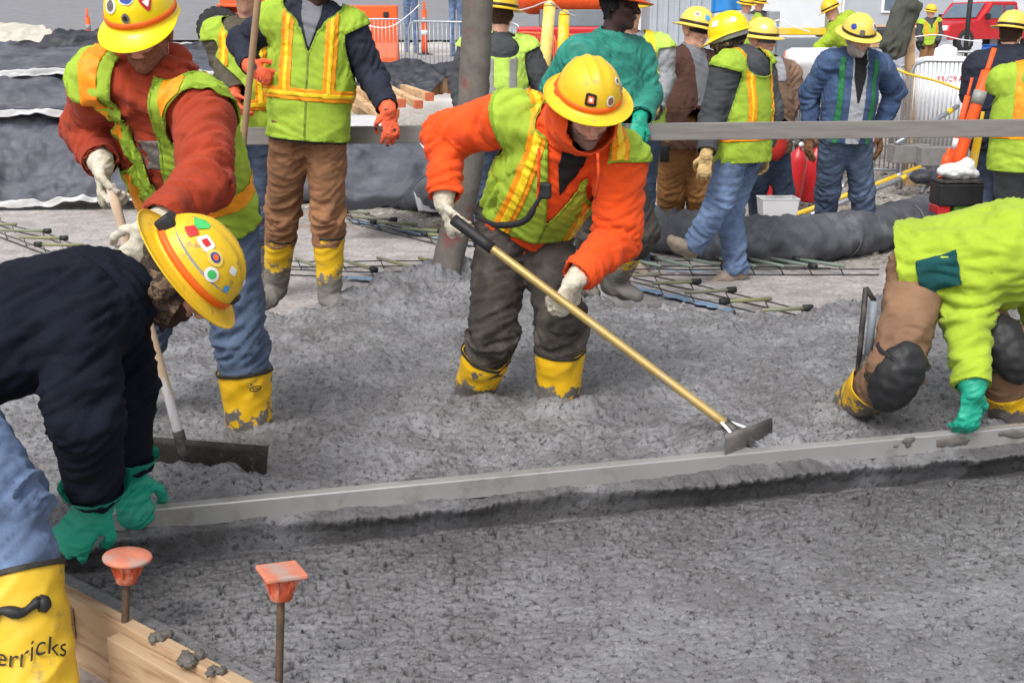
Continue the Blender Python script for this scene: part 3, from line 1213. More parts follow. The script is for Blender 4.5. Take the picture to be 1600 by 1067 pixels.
    if fit.get('mask'):
        def fm(X):
            p = hl(X)
            return np.maximum(np.maximum(p[:, 2] + 0.012, -0.16 - p[:, 2]), -0.11 - p[:, 1])
        head_part('face_mask', 0.005, fm, fit['mask'], 0.003, 0.002, 40)
    if fit.get('glasses'):
        def fg(X):
            p = hl(X)
            return np.maximum(np.maximum(np.abs(p[:, 2] - 0.006) - 0.016 + 0.10 * np.maximum(0, 0.07 - p[:, 1]), 0.0 - p[:, 1]), np.abs(p[:, 0]) - 0.085)
        head_part('safety_glasses', 0.009, fg, fit['glasses'], 0, 0.002)
    if fit.get('hat'):
        hb = fit['hat']
        tl = math.radians(hb.get('tilt', 4))
        Yh = nrm(hf * math.cos(tl) - hu * math.sin(tl))
        Zh = nrm(hu * math.cos(tl) + hf * math.sin(tl))
        hc = q(0, .0, hb.get('z', .045))
        hat = hard_hat(root, hc, hx, Yh, Zh, hb.get('style', 'full'), hb['m'], hb.get('band'), hb.get('st', ()), sc * hb.get('s', 1.0), 56 if h < .014 else 32)
        if hb.get('extra'):
            hb['extra'](hat, hc, hx, Yh, Zh)
    # ---- jacket
    jx = fit.get('loose', 0.0)
    tprims = [cone(Pel - up * .07 * s, Pel + up * .24 * s, (.168 + jx) * g, (.166 + jx) * g, .74, rt, .05),
              cone(Pel + up * .24 * s, N - up * .14 * s, (.166 + jx) * g, (.168 + jx * .6) * g, .74, rt, .05)]
    shs = [J[k][0] for k in ('armr', 'arml') if k in J]
    if len(shs) == 2:
        tprims += [cone(shs[0], shs[1], .070 * g, .070 * g, k=.06)]
    for shp in shs:
        tprims += [cone(shp, N - up * .02 * s, .070 * g, .062 * g, k=.05)]
    tprims += [cone(N - up * .10 * s, N + up * .015 * s, .085 * g, .062 * g, k=.05)]
    col = fit.get('collar', 'hood')
    hs_ = fit.get('hood_s', 1.0)
    nt_ = len(tprims)
    if col == 'hood':
        for kk in range(9):
            a = math.pi * (kk / 8.0)
            pos = N + up * fit.get('hood_raise', .015) * s + rt * math.cos(a) * .085 * s - fr * (math.sin(a) * .085 - .03) * s
            tprims.append(ball(pos - up * .02 * s * math.sin(a), (.034 + .016 * math.sin(a)) * s * hs_, None, .02))
        tprims.append(ball(N - fr * .105 * s - up * .05 * s, np.array([.10, .045, .075]) * s, np.stack([rt, fr, up]), .03))
        for sg in (-1, 1):
            tprims.append(cone(N + rt * sg * .085 * s + fr * .03 * s + up * (fit.get('hood_raise', .015) - .005) * s, N + rt * sg * .03 * s + fr * .10 * s - up * .06 * s, .032 * s * hs_, .022 * s * hs_, k=.02))
    elif col == 'stand':
        for kk in range(12):
            a = 2 * math.pi * kk / 12
            pos = N + up * .03 * s + rt * math.cos(a) * .072 * s + fr * (math.sin(a) * .072 + .01) * s
            tprims.append(cone(pos - up * .05 * s, pos + up * .012 * s, .02 * s, .013 * s, k=.015))
    vaprims = []
    aprims, bones = [], [(Pel - up * .07 * s, N, .9)]
    sl = fit.get('sleeve', 1.0) * g
    for k in ('armr', 'arml'):
        if k not in J:
            continue
        sh, el, wr = J[k]
        d1, d2 = nrm(el - sh), nrm(wr - el)
        aprims += [cone(sh + d1 * .045 * s, el, .073 * sl, .060 * sl, k=.03), cone(el, wr - d2 * .012 * s, .060 * sl, .043 * sl, k=.03)]
        bones += [(sh, el, 1.0), (el, wr, 1.1)]
        vaprims += [cone(sh + d1 * .085 * s, el, .073 * sl, .060 * sl), cone(el, wr, .060 * sl, .043 * sl)]
    jf = field(tprims + aprims, h, 0.05)
    wc = lambda X: ((X - Pel) @ rt, (X - Pel) @ fr, (X - Pel) @ up)
    hem = fit.get('hem', -.07) * s

    cuffs = [(J[k][2] - nrm(J[k][2] - J[k][1]) * .012 * s, nrm(J[k][2] - J[k][1])) for k in ('armr', 'arml') if k in J]

    def fj(X):
        f = hem - wc(X)[2]
        f = np.maximum(f, np.where(wc(X)[2] > 0.2 * L, .052 * s - np.linalg.norm(X - (N + up * .07 * s + fr * .02 * s), axis=1), -1))
        for cp, cd in cuffs:
            d = X - cp
            t = d @ cd
            f = np.maximum(f, np.where((np.linalg.norm(d, axis=1) < .10), t, -1))
        return f
    V, T = surfnet(jf)
    V, T = clip(V, T, fj)
    Nj = wrinkle(V, T, bones, fit.get('fold', .008), seed)
    jacket = mk('jacket', Nj, T, fit['jacket'], root, solid=0.005 if h < .016 else 0)

    def shell(name, level, f, m, parent=None, solid=0.003, amp=None):
        V, T = surfnet(jf, level)
        V, T = clip(V, T, f)
        if len(T) == 0:
            return None
        V = wrinkle(V, T, bones, fit.get('fold', .008) if amp is None else amp, seed)
        o = mk(name, V, T, m, parent or root, solid=solid)
        if parent is not None:
            o.matrix_parent_inverse = Matrix()
        return o
    if h < .0135:
        def fcuff(X, cp, cd):
            d = X - cp
            return np.maximum(np.maximum(np.abs(d @ cd + .028 * s) - .027 * s, np.linalg.norm(d, axis=1) - .095), fj(X))
        if not fit.get('no_hands'):
            for cp, cd in cuffs:
                shell('sleeve_cuff', .004, lambda X: fcuff(X, cp, cd), fit['jacket'], None, .002, .003)
    if fit.get('front_panel'):
        pm, pf = fit['front_panel']
        shell('shirt_front', .006, lambda X: np.maximum(np.maximum(fj(X), -wc(X)[1]), pf(wc(X)[0] / s, wc(X)[2] / L)), pm)
    for nm, lv, pm, pf in fit.get('patches', ()):
        shell(nm, lv, lambda X: np.maximum(fj(X), pf(wc(X)[0] / s, wc(X)[1] / s, wc(X)[2] / L)), pm)
    if fit.get('vest'):
        vm = fit['vest']
        gap, vdeep, vh = fit.get('vgap', .0), fit.get('vdeep', .24), fit.get('vhem', -.03) * s

        def fvest(X):
            u, v, w = wc(X)
            f = vh - w
            dt = np.full(len(X), 1e9)
            for p_ in tprims[:nt_ - 1]:
                dt = np.minimum(dt, prim_dist(p_, X))
            da = np.full(len(X), 1e9)
            for p_ in vaprims:
                da = np.minimum(da, prim_dist(p_, X))
            f = np.maximum(f, dt - da + fit.get('armhole', -.002) * s)
            if col == 'hood' and len(tprims) > nt_:
                dh = np.min([prim_dist(p_, X) for p_ in tprims[nt_:]], axis=0)
                f = np.maximum(f, dt - dh + .004)
            nk = N + up * .035 * s + fr * .015 * s
            f = np.maximum(f, .105 * s - np.linalg.norm(X - nk, axis=1))
            vw = gap * s + np.clip((w - (L - vdeep * s)) / (vdeep * s), 0, 1) * (fit.get('vtop', .055) * s) + np.where(gap > 0, 0, -.004)
            return np.maximum(f, np.minimum(vw - np.abs(u), v - .0))
        vest = shell('safety_vest', .017, fvest, vm, None, .003)
        if h < .0135:
            shell('vest_binding', .0185, lambda X: np.maximum(fvest(X), -(fvest(X) + .011)), M_BIND, None, .002)
            if gap < .02:
                shell('vest_zip', .0195, lambda X: np.maximum(np.maximum(fvest(X), -wc(X)[1]), np.abs(wc(X)[0]) - .006 * s), M_ZIP, None, .002)
        if fit.get('stripe'):
            wh = fit.get('stripe_w', .13) * s
            su = fit.get('stripe_u', .105) * g

            def fst(X, hw=.030):
                u, v, w = wc(X)
                return np.maximum(fvest(X) + .004, np.minimum(np.maximum(np.abs(np.abs(u) - su) - hw * s, wh - w), np.abs(w - wh) - hw * s))
            shell('vest_stripe', .0225, fst, fit['stripe'], None, .0015)
            if fit.get('stripe2'):
                shell('reflective_tape', .0255, lambda X: fst(X, fit.get('tape_hw', .013)), fit['stripe2'], None, .001)
    # ---- trousers
    tx = fit.get('tloose', 0.0)
    lp, lb = [cone(Pel + rt * .06 * g + up * .03 * s, Pel - rt * .06 * g + up * .03 * s, .106 * g, .106 * g, k=.05)], [(Pel + up * .05, Pel - up * .1, .8)]
    ends = []
    for k in ('legr', 'legl'):
        if k not in J:
            continue
        hp, kn, an = J[k]
        lp += [cone(hp + nrm(hp - kn) * .02, kn, (.096 + tx * .6) * g, (.075 + tx) * g, k=.05),
               cone(kn, an, (.075 + tx) * g, (.060 + tx * fit.get('cuff', 1.0)) * g, k=.03)]
        lb += [(hp, kn, 1.0), (kn, an, 1.3)]
        bt = fit.get('boot_h', .30) * s
        d = nrm(an - kn)
        top = an - d * bt
        ends.append((kn, an, d, (top + d * .05) if fit.get('tuck', True) else an + d * fit.get('drape', .04)))
    if len(lp) > 1:
        tf = field(lp, h, 0.04)
        V, T = surfnet(tf)

        def ft(X):
            f = np.full(len(X), -1.0)
            for kn, an, d, e in ends:
                dk = X - e
                t = dk @ d
                rad = np.linalg.norm(dk - t[:, None] * d, axis=1)
                f = np.maximum(f, np.where((rad < .15) & (t < .45), t, -1))
            return f
        V, T = clip(V, T, ft)
        V = wrinkle(V, T, lb, fit.get('tfold', .009), seed + 3)
        mk('trousers', V, T, fit['trousers'], root, solid=0)
    # ---- boots
    toes = fit.get('toes', {})
    for k in ('legr', 'legl'):
        if k not in J:
            continue
        hp, kn, an = J[k]
        d = nrm(an - kn)
        tdir = nrm(toes.get(k[-1], fr * np.array([1, 1, 0]) + np.array([0, 0, -.15])))
        bt = fit.get('boot_h', .30) * s
        top = an - d * bt
        bw = fit.get('boot_w', 1.0 if fit.get('tuck', True) else .78)
        foot0 = an + nrm(d - tdir * .6) * .045 * s
        bp = [cone(an + d * .02 * s, top - d * .06, .060 * g * bw, .084 * g * bw, k=.03),
              cone(foot0, foot0 + tdir * .12 * s + np.array([0, 0, -.012]), .046 * s, .046 * s, k=.03),
              cone(foot0 + tdir * .11 * s + np.array([0, 0, -.012]), foot0 + tdir * .19 * s + np.array([0, 0, -.02]), .048 * s, .036 * s, k=.03)]
        bf = field(bp, max(h * .8, .008), .03)
        V, T = surfnet(bf)
        fcut = lambda X: -((X - top) @ d)
        V, T = clip(V, T, fcut)
        V = wrinkle(V, T, [(top, an, .8)], fit.get('bfold', .008), seed, 12)
        boot = mk('boot', V, T, fit['boot'], root, solid=.004, offset=-1)
        if fit.get('boot_rim') is not None:
            V, T = surfnet(bf, .003)
            V, T = clip(V, T, lambda X: np.maximum(-((X - top) @ d) - .004, (X - top) @ d - .010))
            if len(T):
                V = wrinkle(V, T, [(top, an, .8)], fit.get('bfold', .008), seed, 12)
                mk('boot_rim', V, T, fit['boot_rim'], boot, solid=.002).matrix_parent_inverse = Matrix()
    # ---- knee pads
    if fit.get('kneepad') is not None:
        for k in ('legr', 'legl'):
            hp, kn, an = J[k]
            ko = nrm(kn - (hp + an) / 2)
            d = nrm(an - hp)
            sd_ = np.cross(d, ko)
            pr = [ball(kn + ko * .045 * s + d * .02, np.array([.078, .125, .055]) * g, np.stack([sd_, d, ko]), .02),
                  ball(kn + ko * .075 * s + d * .03, np.array([.055, .085, .035]) * g, np.stack([sd_, d, ko]), .012)]
            V, T = surfnet(field(pr, .009, .02))
            V = V + normals(V, T) * (.006 * noise(V * 30))[:, None]
            mk('knee_pad', V, T, fit['kneepad'], root)
            for o_ in (-.05, .07):
                c = kn + d * o_
                ring = [c + (sd_ * math.cos(a) + ko * math.sin(a)) * (.084 if o_ < 0 else .078) * g for a in np.linspace(0, 2 * math.pi, 25)]
                mk('strap', *tube_data(ring, .008, 6), fit['kneepad'], root)
    # ---- gloves
    for k, sgn in (('armr', 1), ('arml', -1)):
        if k not in J or fit.get('no_hands', {}).get(k[-1]):
            continue
        sh, el, wr = J[k]
        hs = fit.get('hands', {}).get(k[-1], {})
        d = nrm(hs.get('d', wr - el))
        pn = np.asarray(hs.get('pn', -rt * sgn), float)
        hw = hs.get('side', None)
        pnn = nrm(pn - d * (pn @ d))
        if hw is None:
            hw = 1 if np.cross(d, pnn) @ fr > 0 else -1
        hsc = s * fit.get('hand_s', 1.1)
        pr = hand_prims(wr + nrm(wr - el) * .012 * s, d, pn, hw, hs.get('curl', .45), sc=hsc, r=.0105, spread=hs.get('spread', .08), thumb=hs.get('thumb', .6))
        cl, cr = fit.get('cuff_len', .05), fit.get('cuff_r', .043)
        fa = nrm(wr - el)
        pr.append(cone(wr - fa * cl * s, wr + fa * .02 * s, (cr + fit.get('flare', .006)) * s, .036 * s, k=.012))
        gf = field(pr, .005 if h < .0105 else (.0065 if h < .014 else .011), .02)
        V, T = surfnet(gf)
        V, T = clip(V, T, lambda X: -((X - (wr - fa * cl * s)) @ fa))
        V = wrinkle(V, T, [(wr - fa * cl, wr + d * .1, 1.0)], .0025, seed, 45, 20)
        mk('glove', V, T, fit['glove'], root)
    root['_j'] = 0
    del root['_j']
    J.update(Pel=Pel, N=N, up=up, fr=fr, rt=rt, Hc=Hc, hx=hx, hf=hf, hu=hu, root=root, wc=wc, jf=jf)
    return J
# ------------------------------------------------------------------ workers in the foreground
def st(az, el, r, shape, *cols):
    return (az, el, r, shape, cols)


TO_CAM = np.array([0, -1.0, 0])

# man in orange in the middle
hatC = dict(m=HATY, band=ORV, style='full', tilt=-2, z=.060, st=(
    st(-62, 24, .016, 'round', (WHITE, 1), (GREYV, .6)), st(-50, 42, .014, 'round', (WHITE, 1), (GREYV, .6)),
    st(-18, 19, .018, 'round', (WHITE, 1), (HAIR_RD, .7)), st(20, 22, .024, 'square', (BLACKV, 1), (ORV, .55), (WHITE, .3))))
fitC = dict(skin=SKIN, beard=mat('beard_stubble', srgb(150, 122, 110), .85, .2, 60, .8, 260), hood_up=ORANGE, jacket=ORANGE, collar='hood', vest=LIME, vgap=.0, vdeep=.36, vtop=.115, vhem=.055, stripe=STR_O, stripe2=STR_Y, stripe_w=-.5, stripe_u=.135,
            trousers=DKPANT, tloose=.012, boot=BOOTY, boot_rim=RIM, boot_h=.315, boot_w=1.12, glove=GLOVEW, hat=hatC, loose=.010, sleeve=1.24, fold=.013, tfold=.017, cuff_len=.06, cuff_r=.046,
            front_panel=(BLACKC, lambda u, w: np.maximum(np.maximum(np.abs(u) - .046 * np.clip((w - .60) / .25, 0, 1), .60 - w), w - 1.3)),
            hands=dict(r=dict(d=(.25, -.25, -1), pn=(.7, .2, .3), curl=.95), l=dict(d=(-.45, -.35, -.85), pn=(-.4, .8, .2), curl=.95)))
pC = person('man in bright orange hooded sweatshirt and open lime vest raking the wet concrete', (822, 352, 4.70), (892, 200, -1), (0.25, -1, -.35), (916, 171, -1), (.24, -.84, -.50), dict(
    r=[(786, 182, -1), (696, 212, 1), (694, 312, -1)], l=[(968, 246, -1), (964, 372, 1), (900, 436, -1)]),
    dict(r=('ik', 732, 612, .07), l=('ik', 870, 634, .07)), fitC, sc=1.03, h=.009, girth=1.07, hup=(.12, -.55, .82))

# man in rust hoodie at the left
hatL = dict(m=HATB, band=ORV, style='cap', tilt=9, z=.05, s=.95, st=(
    st(-40, 33, .024, 'tri', (RED, 1), (WHITE, .5)), st(-4, 46, .025, 'round', (WHITE, 1), (BLUEV, .85), (RED, .4)),
    st(30, 32, .024, 'round', (WHITE, 1), (GREYV, .7)), st(0, 17, .014, 'round', (GREYV, 1), (BLACKV, .5))))
fitL = dict(skin=SKIN, beard=HAIR_RD, jacket=RUST, collar='hood', vest=LIME, vgap=.012, vdeep=.34, vtop=.05, vhem=-.04, stripe=STR_O, stripe2=None, stripe_w=.10, stripe_u=.118,
            trousers=JEAN_D, tloose=.008, boot=BOOTY, boot_rim=RIM, boot_h=.32, boot_w=1.08, glove=GLOVEW, hat=hatL, hood_s=1.35, hood_raise=.055, armhole=.010, loose=.010, sleeve=1.14, fold=.013, tfold=.014, cuff_len=.06,
            patches=(('chest_print', .0035, GREYV, lambda u, v, w: np.maximum(np.maximum(np.abs(u) - .075, -v), np.abs(w - .66) - .10)),),
            hands=dict(r=dict(d=(.1, -.3, -1), pn=(.8, .1, .2), curl=.9), l=dict(d=(-.5, -.3, -.8), pn=(-.3, .8, .2), curl=.9)))
pL = person('man in rust hoodie and lime vest with peaked hard hat holding a concrete rake', (312, 330, 4.18), (246, 132, -1), (-.28, -1, -.2), (226, 46, -1), (-.06, -.95, -.28), dict(
    r=[(160, 128, 0), (138, 204, 1), (158, 256, -1)], l=[(318, 176, -1), (322, 282, -1), (246, 350, -1)]),
    dict(l=('ik', 394, 680, .08), r=('ik', 165, 650, .08)), fitL, sc=1.04, h=.009, girth=1.10, hup=(-.05, -.38, .9))


# bent man in navy at the left edge
def headlamp(hat, c, X, Y, Z):
    b = c + Z * .035 + X * .03 - Y * .135
    o = mk('headlamp', *box_data(b, (.07, .045, .05), np.stack([X, Y, Z], 1)), BLACKR, hat, bevel=.008)
    az = np.linspace(0, 2 * math.pi, 40, endpoint=False)
    V = []
    for z, k in ((.030, 1.0), (.055, .985)):
        V.append(c + np.outer((.118 * k) * np.sin(az), X) + np.outer(.141 * k * np.cos(az), Y) + Z * z)
    Fc = [(k, (k + 1) % 40, 40 + (k + 1) % 40, 40 + k) for k in range(40)]
    mk('headlamp_strap', np.concatenate(V), Fc, STR_S, hat, solid=.002)
    f = c + Y * .138 + Z * .040
    mk('lamp_clip', *box_data(f, (.04, .03, .03), np.stack([X, Y, Z], 1)), BLACKR, hat, bevel=.006)


hatB = dict(m=HATY, band=ORV, style='full', tilt=4, z=.050, s=1.05, extra=headlamp, st=(
    st(132, 38, .018, 'square', (RED, 1)), st(108, 46, .022, 'square', (WHITE, 1), (RED, .5)), st(84, 44, .023, 'round', (HATW, 1), (BLUEV, .6), (ORV, .35)),
    st(72, 27, .020, 'round', (WHITE, 1), (GREENV, .6)), st(48, 48, .013, 'square', (WHITE, 1)), st(146, 52, .022, 'square', (GREENV, 1)), st(44, 26, .010, 'round', (SKYV, 1)),
    st(8, 40, .010, 'round', (WHITE, 1))))
fitB = dict(skin=SKIN, beard=HAIR_BR, balaclava=CAMO, jacket=NAVY, collar='stand', trousers=JEAN, tloose=.016, boot=BOOTN, boot_rim=RIM, boot_h=.27, boot_w=1.22, glove=TEALG, hat=hatB,
            loose=.02, sleeve=1.22, fold=.012, tfold=.014, cuff_len=.055, cuff_r=.080, flare=.012, hem=-.1, hand_s=1.3,
            hands=dict(l=dict(d=(.15, -.1, -1), pn=(-.3, 1, 0), curl=.55), r=dict(d=(-.55, -.1, -.75), pn=(-.1, 1, -.1), curl=.50)))
pB = person('man in dark navy sweatshirt bending over the left end of the screed', (-105, 560, 2.95), (195, 458, 0), (.25, .10, -1), (278, 434, 0), (.62, .06, -.78), dict(
    r=[(118, 520, -1), (132, 655, 0), (152, 780, 1)], l=[(172, 480, 1), (195, 605, 0), (200, 736, 1)]),
    dict(r=[(6, 795, -1), (58, 1075, 1)], l=[(-140, 800, 1), (-150, 1010, 1)]), fitB, sc=1.04, h=.0095, girth=1.14, hup=(.82, .0, .58))

# bent man in hi-viz fleece at the right edge
hatR = dict(m=HATY, band=ORV, style='full', tilt=4, z=.04)
fitR = dict(skin=SKIN, beard=HAIR_BR, jacket=HIVIZ, collar='stand', trousers=TAN3, tloose=.004, boot=BOOTY, boot_rim=None, boot_h=.22, boot_w=1.05, glove=TEALG, hat=hatR, loose=.058, kneepad=BLACKR, sleeve=1.22,
            fold=.013, tfold=.014, cuff_len=.035, cuff_r=.055, flare=.006, hem=-.09,
            patches=(('side_panel', .014, DKGREEN, lambda u, v, w: np.maximum(np.maximum(np.abs(v - .01 + .05 * (w - .25)) - .062, u * 0 - 1), np.maximum(.10 - u, np.maximum(-.07 - w, w - .34)))),),
            toes=dict(r=(-.75, .35, -.45), l=(-.3, .2, -.3)),
            hands=dict(r=dict(d=(-.06, -.1, -1), pn=(-.2, 1, .1), curl=.5), l=dict(d=(0, -.1, -1), pn=(0, 1, 0), curl=.5)))
pR = person('man in hi-viz fleece and knee pads kneeling at the right end of the screed', (1452, 418, 4.42), (1606, 392, 0), (.35, -.30, -1), (1668, 400, 0), (.9, -.15, -.35), dict(
    r=[(1532, 410, -1), (1512, 500, 0), (1520, 606, -1)], l=[(1610, 400, 1), (1640, 500, 0), (1650, 610, -1)]),
    dict(r=[(1402, 575, -1), (1334, 630, 1)], l=('ik', 1592, 655, .05, 0, (.1, -1, .3))), fitR, sc=1.03, h=.0095, girth=1.12, hup=(.35, -.2, .9))
# ------------------------------------------------------------------ tools, forms and stakes in front
def scr(px, py, z):
    return G(px, py, z)


# screed board
t = thing('screed_board', SC_A, 'long pale aluminium screed board pulled across the wet concrete', 'screed')
a = SC_A + SC_E * -0.10 + SC_N * .022
b = SC_B + SC_E * 1.2 + SC_N * .022
prof = [(-.022, -.012), (-.022, .050), (-.019, .054), (.019, .054), (.022, .050), (.022, -.012)]
V, Fc = [], []
for p in (a, b):
    for (x, z) in prof:
        V.append(p + SC_N * x + np.array([0, 0, z]))
Fc = [(i, (i + 1) % 6, 6 + (i + 1) % 6, 6 + i) for i in range(6)] + [tuple(range(6))[::-1], tuple(range(6, 12))]
mk('blade', V, Fc, ALU, t, smooth=False)
for fr_ in (.62, .66, .665, .72):     # splashes of concrete stuck on the face
    c = a + (b - a) * fr_ + SC_N * -.022 + np.array([0, 0, .03])
    pr = [ball(c + SC_E * random.uniform(-.05, .05) + np.array([0, 0, random.uniform(-.02, .02)]), np.array([random.uniform(.015, .045), .004, random.uniform(.006, .016)]), np.stack([SC_E, SC_N, [0, 0, 1]]), .01) for _ in range(4)]
    V, T = surfnet(field(pr, .006, .02))
    mk('concrete_splash', V, T, mat('splash', srgb(104, 100, 96), .6, .2, 30, .6, 90), t)


def rod(name, a, b, r, m, parent, n=10, seg=12, wob=0):
    path = np.array([a + (b - a) * k / (n - 1) for k in range(n)])
    return mk(name, *tube_data(path, r, seg), m, parent)


def rake(label, top, bot, blade_dir, blade_w, blade_h, hm, bm, grip=None, brace=True):
    """concrete placer: round handle, socket, wide curved blade"""
    t = thing('concrete_rake', bot, label, 'rake')
    d = nrm(bot - top)
    rod('handle', top, bot, .0165, hm, t)
    if grip is not None:
        rod('grip', top - d * .03, top + d * .16, .022, grip, t, 6)
    rod('socket', bot - d * .10, bot + d * .02, .020, DARKST, t, 4)
    bd = nrm(blade_dir)
    out = nrm(np.cross(bd, [0, 0, 1]))
    if out @ d < 0:
        out = -out
    nn, V, Fc = 7, [], []
    for k in range(nn):
        s_ = k / (nn - 1)
        ang = .9 * (s_ - .35)
        for e in (-1, 1):
            wv = blade_w / 2 * (1 - .06 * s_)
            V.append(bot + bd * e * wv + out * (.03 * math.cos(ang * 2) - .02) + np.array([0, 0, (.45 - s_) * blade_h]))
    Fc = [(2 * k, 2 * k + 1, 2 * k + 3, 2 * k + 2) for k in range(nn - 1)]
    mk('blade', V, Fc, bm, t, solid=.006)
    if brace:
        for e in (-1, 1):
            pth = spline([bot - d * .13, bot - d * .05 + bd * e * blade_w * .14 + np.array([0, 0, .01]), bot + bd * e * blade_w * .22 + np.array([0, 0, .01])], 8)
            mk('brace', *tube_data(pth, .006, 8), WHT, t)
    return t


BLADE_D = mat('blade_dark', srgb(58, 54, 50), .6, .25, 20, .4, 60, metal=.2, col2=srgb(100, 96, 90), c2scale=26, c2lo=.58, c2hi=.68)
BLADE_G = mat('blade_grey', srgb(104, 100, 98), .6, .2, 20, .4, 60, metal=.2)
HWOOD = mat('handle_wood', srgb(196, 170, 142), .75, .15, 6, .2, 40, stretch=(1, 1, .15), col2=srgb(200, 200, 204), c2scale=20, c2lo=.5, c2hi=.6)
# rake of the man in orange
top, bot = P(718, 350, 4.30), G(1168, 688, .075)
rake('concrete rake with golden metal handle pushed by the man in orange', top, bot, G(1207, 672, 0) - G(1125, 702, 0), .27, .12, GOLD, BLADE_G, BLACKR)
# rake of the man in rust
top2, bot2 = P(172, 288, 3.80), G(290, 716, .055)
rake('concrete rake with worn wooden handle and wide black blade', top2, bot2, G(425, 745, 0) - G(225, 728, 0), .62, .155, HWOOD, BLADE_D, None, False)

# form boards at the lower left
t = thing('form_board', FM_A, 'new lumber form board edging the wet concrete at lower left', 'board')
up3 = np.array([0, 0, 1.0])
WOODF = mat('form_lumber', srgb(186, 158, 126), .8, .10, 5, .3, 40, stretch=(9, 1, 1), rot=math.atan2(FM_E[1], FM_E[0]), col2=srgb(150, 118, 88), c2scale=26, c2lo=.5, c2hi=.62)
L0, L1 = FM_A - FM_E * 1.1, FM_B + FM_E * .7
o_ = FM_N * .024
mk('plank', *beam_data(L0 + o_ - up3 * .118, L1 + o_ - up3 * .118, .038, .24), WOODF, t, False, bevel=.003)
t2 = thing('form_board', FM_A, 'lumber splice board nailed to the outside of the form board', 'board')
s0 = G(190, 985, -.02) + FM_N * .02
mk('plank', *beam_data(FM_A + FM_E * ((s0 - FM_A) @ FM_E) + FM_N * .064 - up3 * .135, L1 + FM_N * .064 - up3 * .135, .038, .23), WOODF, t2, False, bevel=.003)
t3 = thing('wood_block', FM_A, 'small lumber block against the form board behind the yellow boot', 'block')
mk('block', *beam_data(FM_A + FM_E * -.06 + FM_N * .064 - up3 * .07, FM_A + FM_E * .015 + FM_N * .064 - up3 * .07, .038, .09), WOODF, t3, False, bevel=.003)
CLOD = mat('clod', srgb(96, 92, 86), .65, .2, 40, .8, 80)
for i, (px, py, r, lb) in enumerate(((252, 996, .017, 'upper small lump of wet concrete on the form board'), (300, 1030, .020, 'larger lump of wet concrete on the form board'), (338, 1050, .013, 'lowest lump of wet concrete on the form board'))):
    c = G(px, py, .004)
    pr = [ball(c + np.array([random.uniform(-r, r) * 1.2, random.uniform(-r, r), random.uniform(0, r * .35)]), random.uniform(.35, .75) * r, None, .004) for _ in range(14)]
    V, T = surfnet(field(pr, .0035, .02))
    V = V + normals(V, T) * (0.005 * fbm(V * 170, 2))[:, None]
    tag(mk('concrete_lump', V, T, CLOD), lb, 'concrete lump', 'lumps of concrete on the form')


def stake(label, base, cap_top, square):
    t = thing('form_stake', base, label, 'stake')
    d = nrm(cap_top - base)
    path = np.array([base + (cap_top - d * .03 - base) * k / 12 for k in range(13)])
    mk('rod', *tube_data(path, .0095, 10), RUSTY, t)
    x, s_, u_ = frame_from(d)
    R = np.stack([s_, np.cross(d, s_), d], 1)
    V, Fc = lathe_data([(.021, -.072), (.027, -.070), (.029, -.05), (.033, -.022), (.036, -.012)], 20, cap_top, R)
    cap = mk('cap', V, Fc, CAPM, t)
    for k in range(8):
        an = k * math.pi / 4
        r_ = R @ np.array([math.cos(an), math.sin(an), 0])
        mk('rib', *beam_data(cap_top + r_ * .026 - d * .05, cap_top + r_ * .040 - d * .014, .005, .012, r_), CAPM, cap, False)
    if square:
        th = math.radians(28)
        R2 = R @ np.array([[math.cos(th), -math.sin(th), 0], [math.sin(th), math.cos(th), 0], [0, 0, 1]])
        mk('cap_plate', *box_data(cap_top - d * .005, (.098, .098, .012), R2), CAPT, cap, False, bevel=.004)
    else:
        V, Fc = lathe_data([(.054, -.012), (.060, -.009), (.061, -.003), (.058, .001), (.03, .0025), (.002, .003)], 32, cap_top, R)
        mk('cap_plate', V, Fc, CAPT, cap)


b1 = FM_A + FM_E * ((s0 - FM_A) @ FM_E - .015) + FM_N * .056 + up3 * -.3
stake('steel form stake with round orange safety cap', b1, P(199, 868, b1[1] + .02), False)
b2 = G(434, 1240, -.25)
stake('steel form stake with square orange safety cap', P(432, 1230, 2.42), P(440, 890, 2.46), True)


# writing and handle strap on the near boot, maker's oval on the boot of the man in rust
def on_boot(J, k, fit, sc, girth, pts, off=.004, px0=0, t0=0.0):
    """wrap flat (x, height) points round a boot shaft, x = 0 facing the camera"""
    hp, kn, an = J['leg' + k]
    d = nrm(an - kn)
    g = girth * sc
    bt, bw = fit['boot_h'] * sc, fit['boot_w']
    a, b = an + d * .02 * sc, an - d * bt - d * .06
    ax = nrm(b - a)
    Ln = np.linalg.norm(b - a)
    toc = CAMP - an
    toc = nrm(toc - ax * (toc @ ax))
    sd_ = np.cross(ax, toc)
    out = []
    for (x, z) in pts:
        tt = z / Ln
        r = (.060 + (.084 - .060) * min(max(tt, 0), 1)) * g * bw + off
        ph = x / r + px0
        out.append(a + ax * z + r * (math.cos(ph) * toc + math.sin(ph) * sd_))
    return np.array(out)


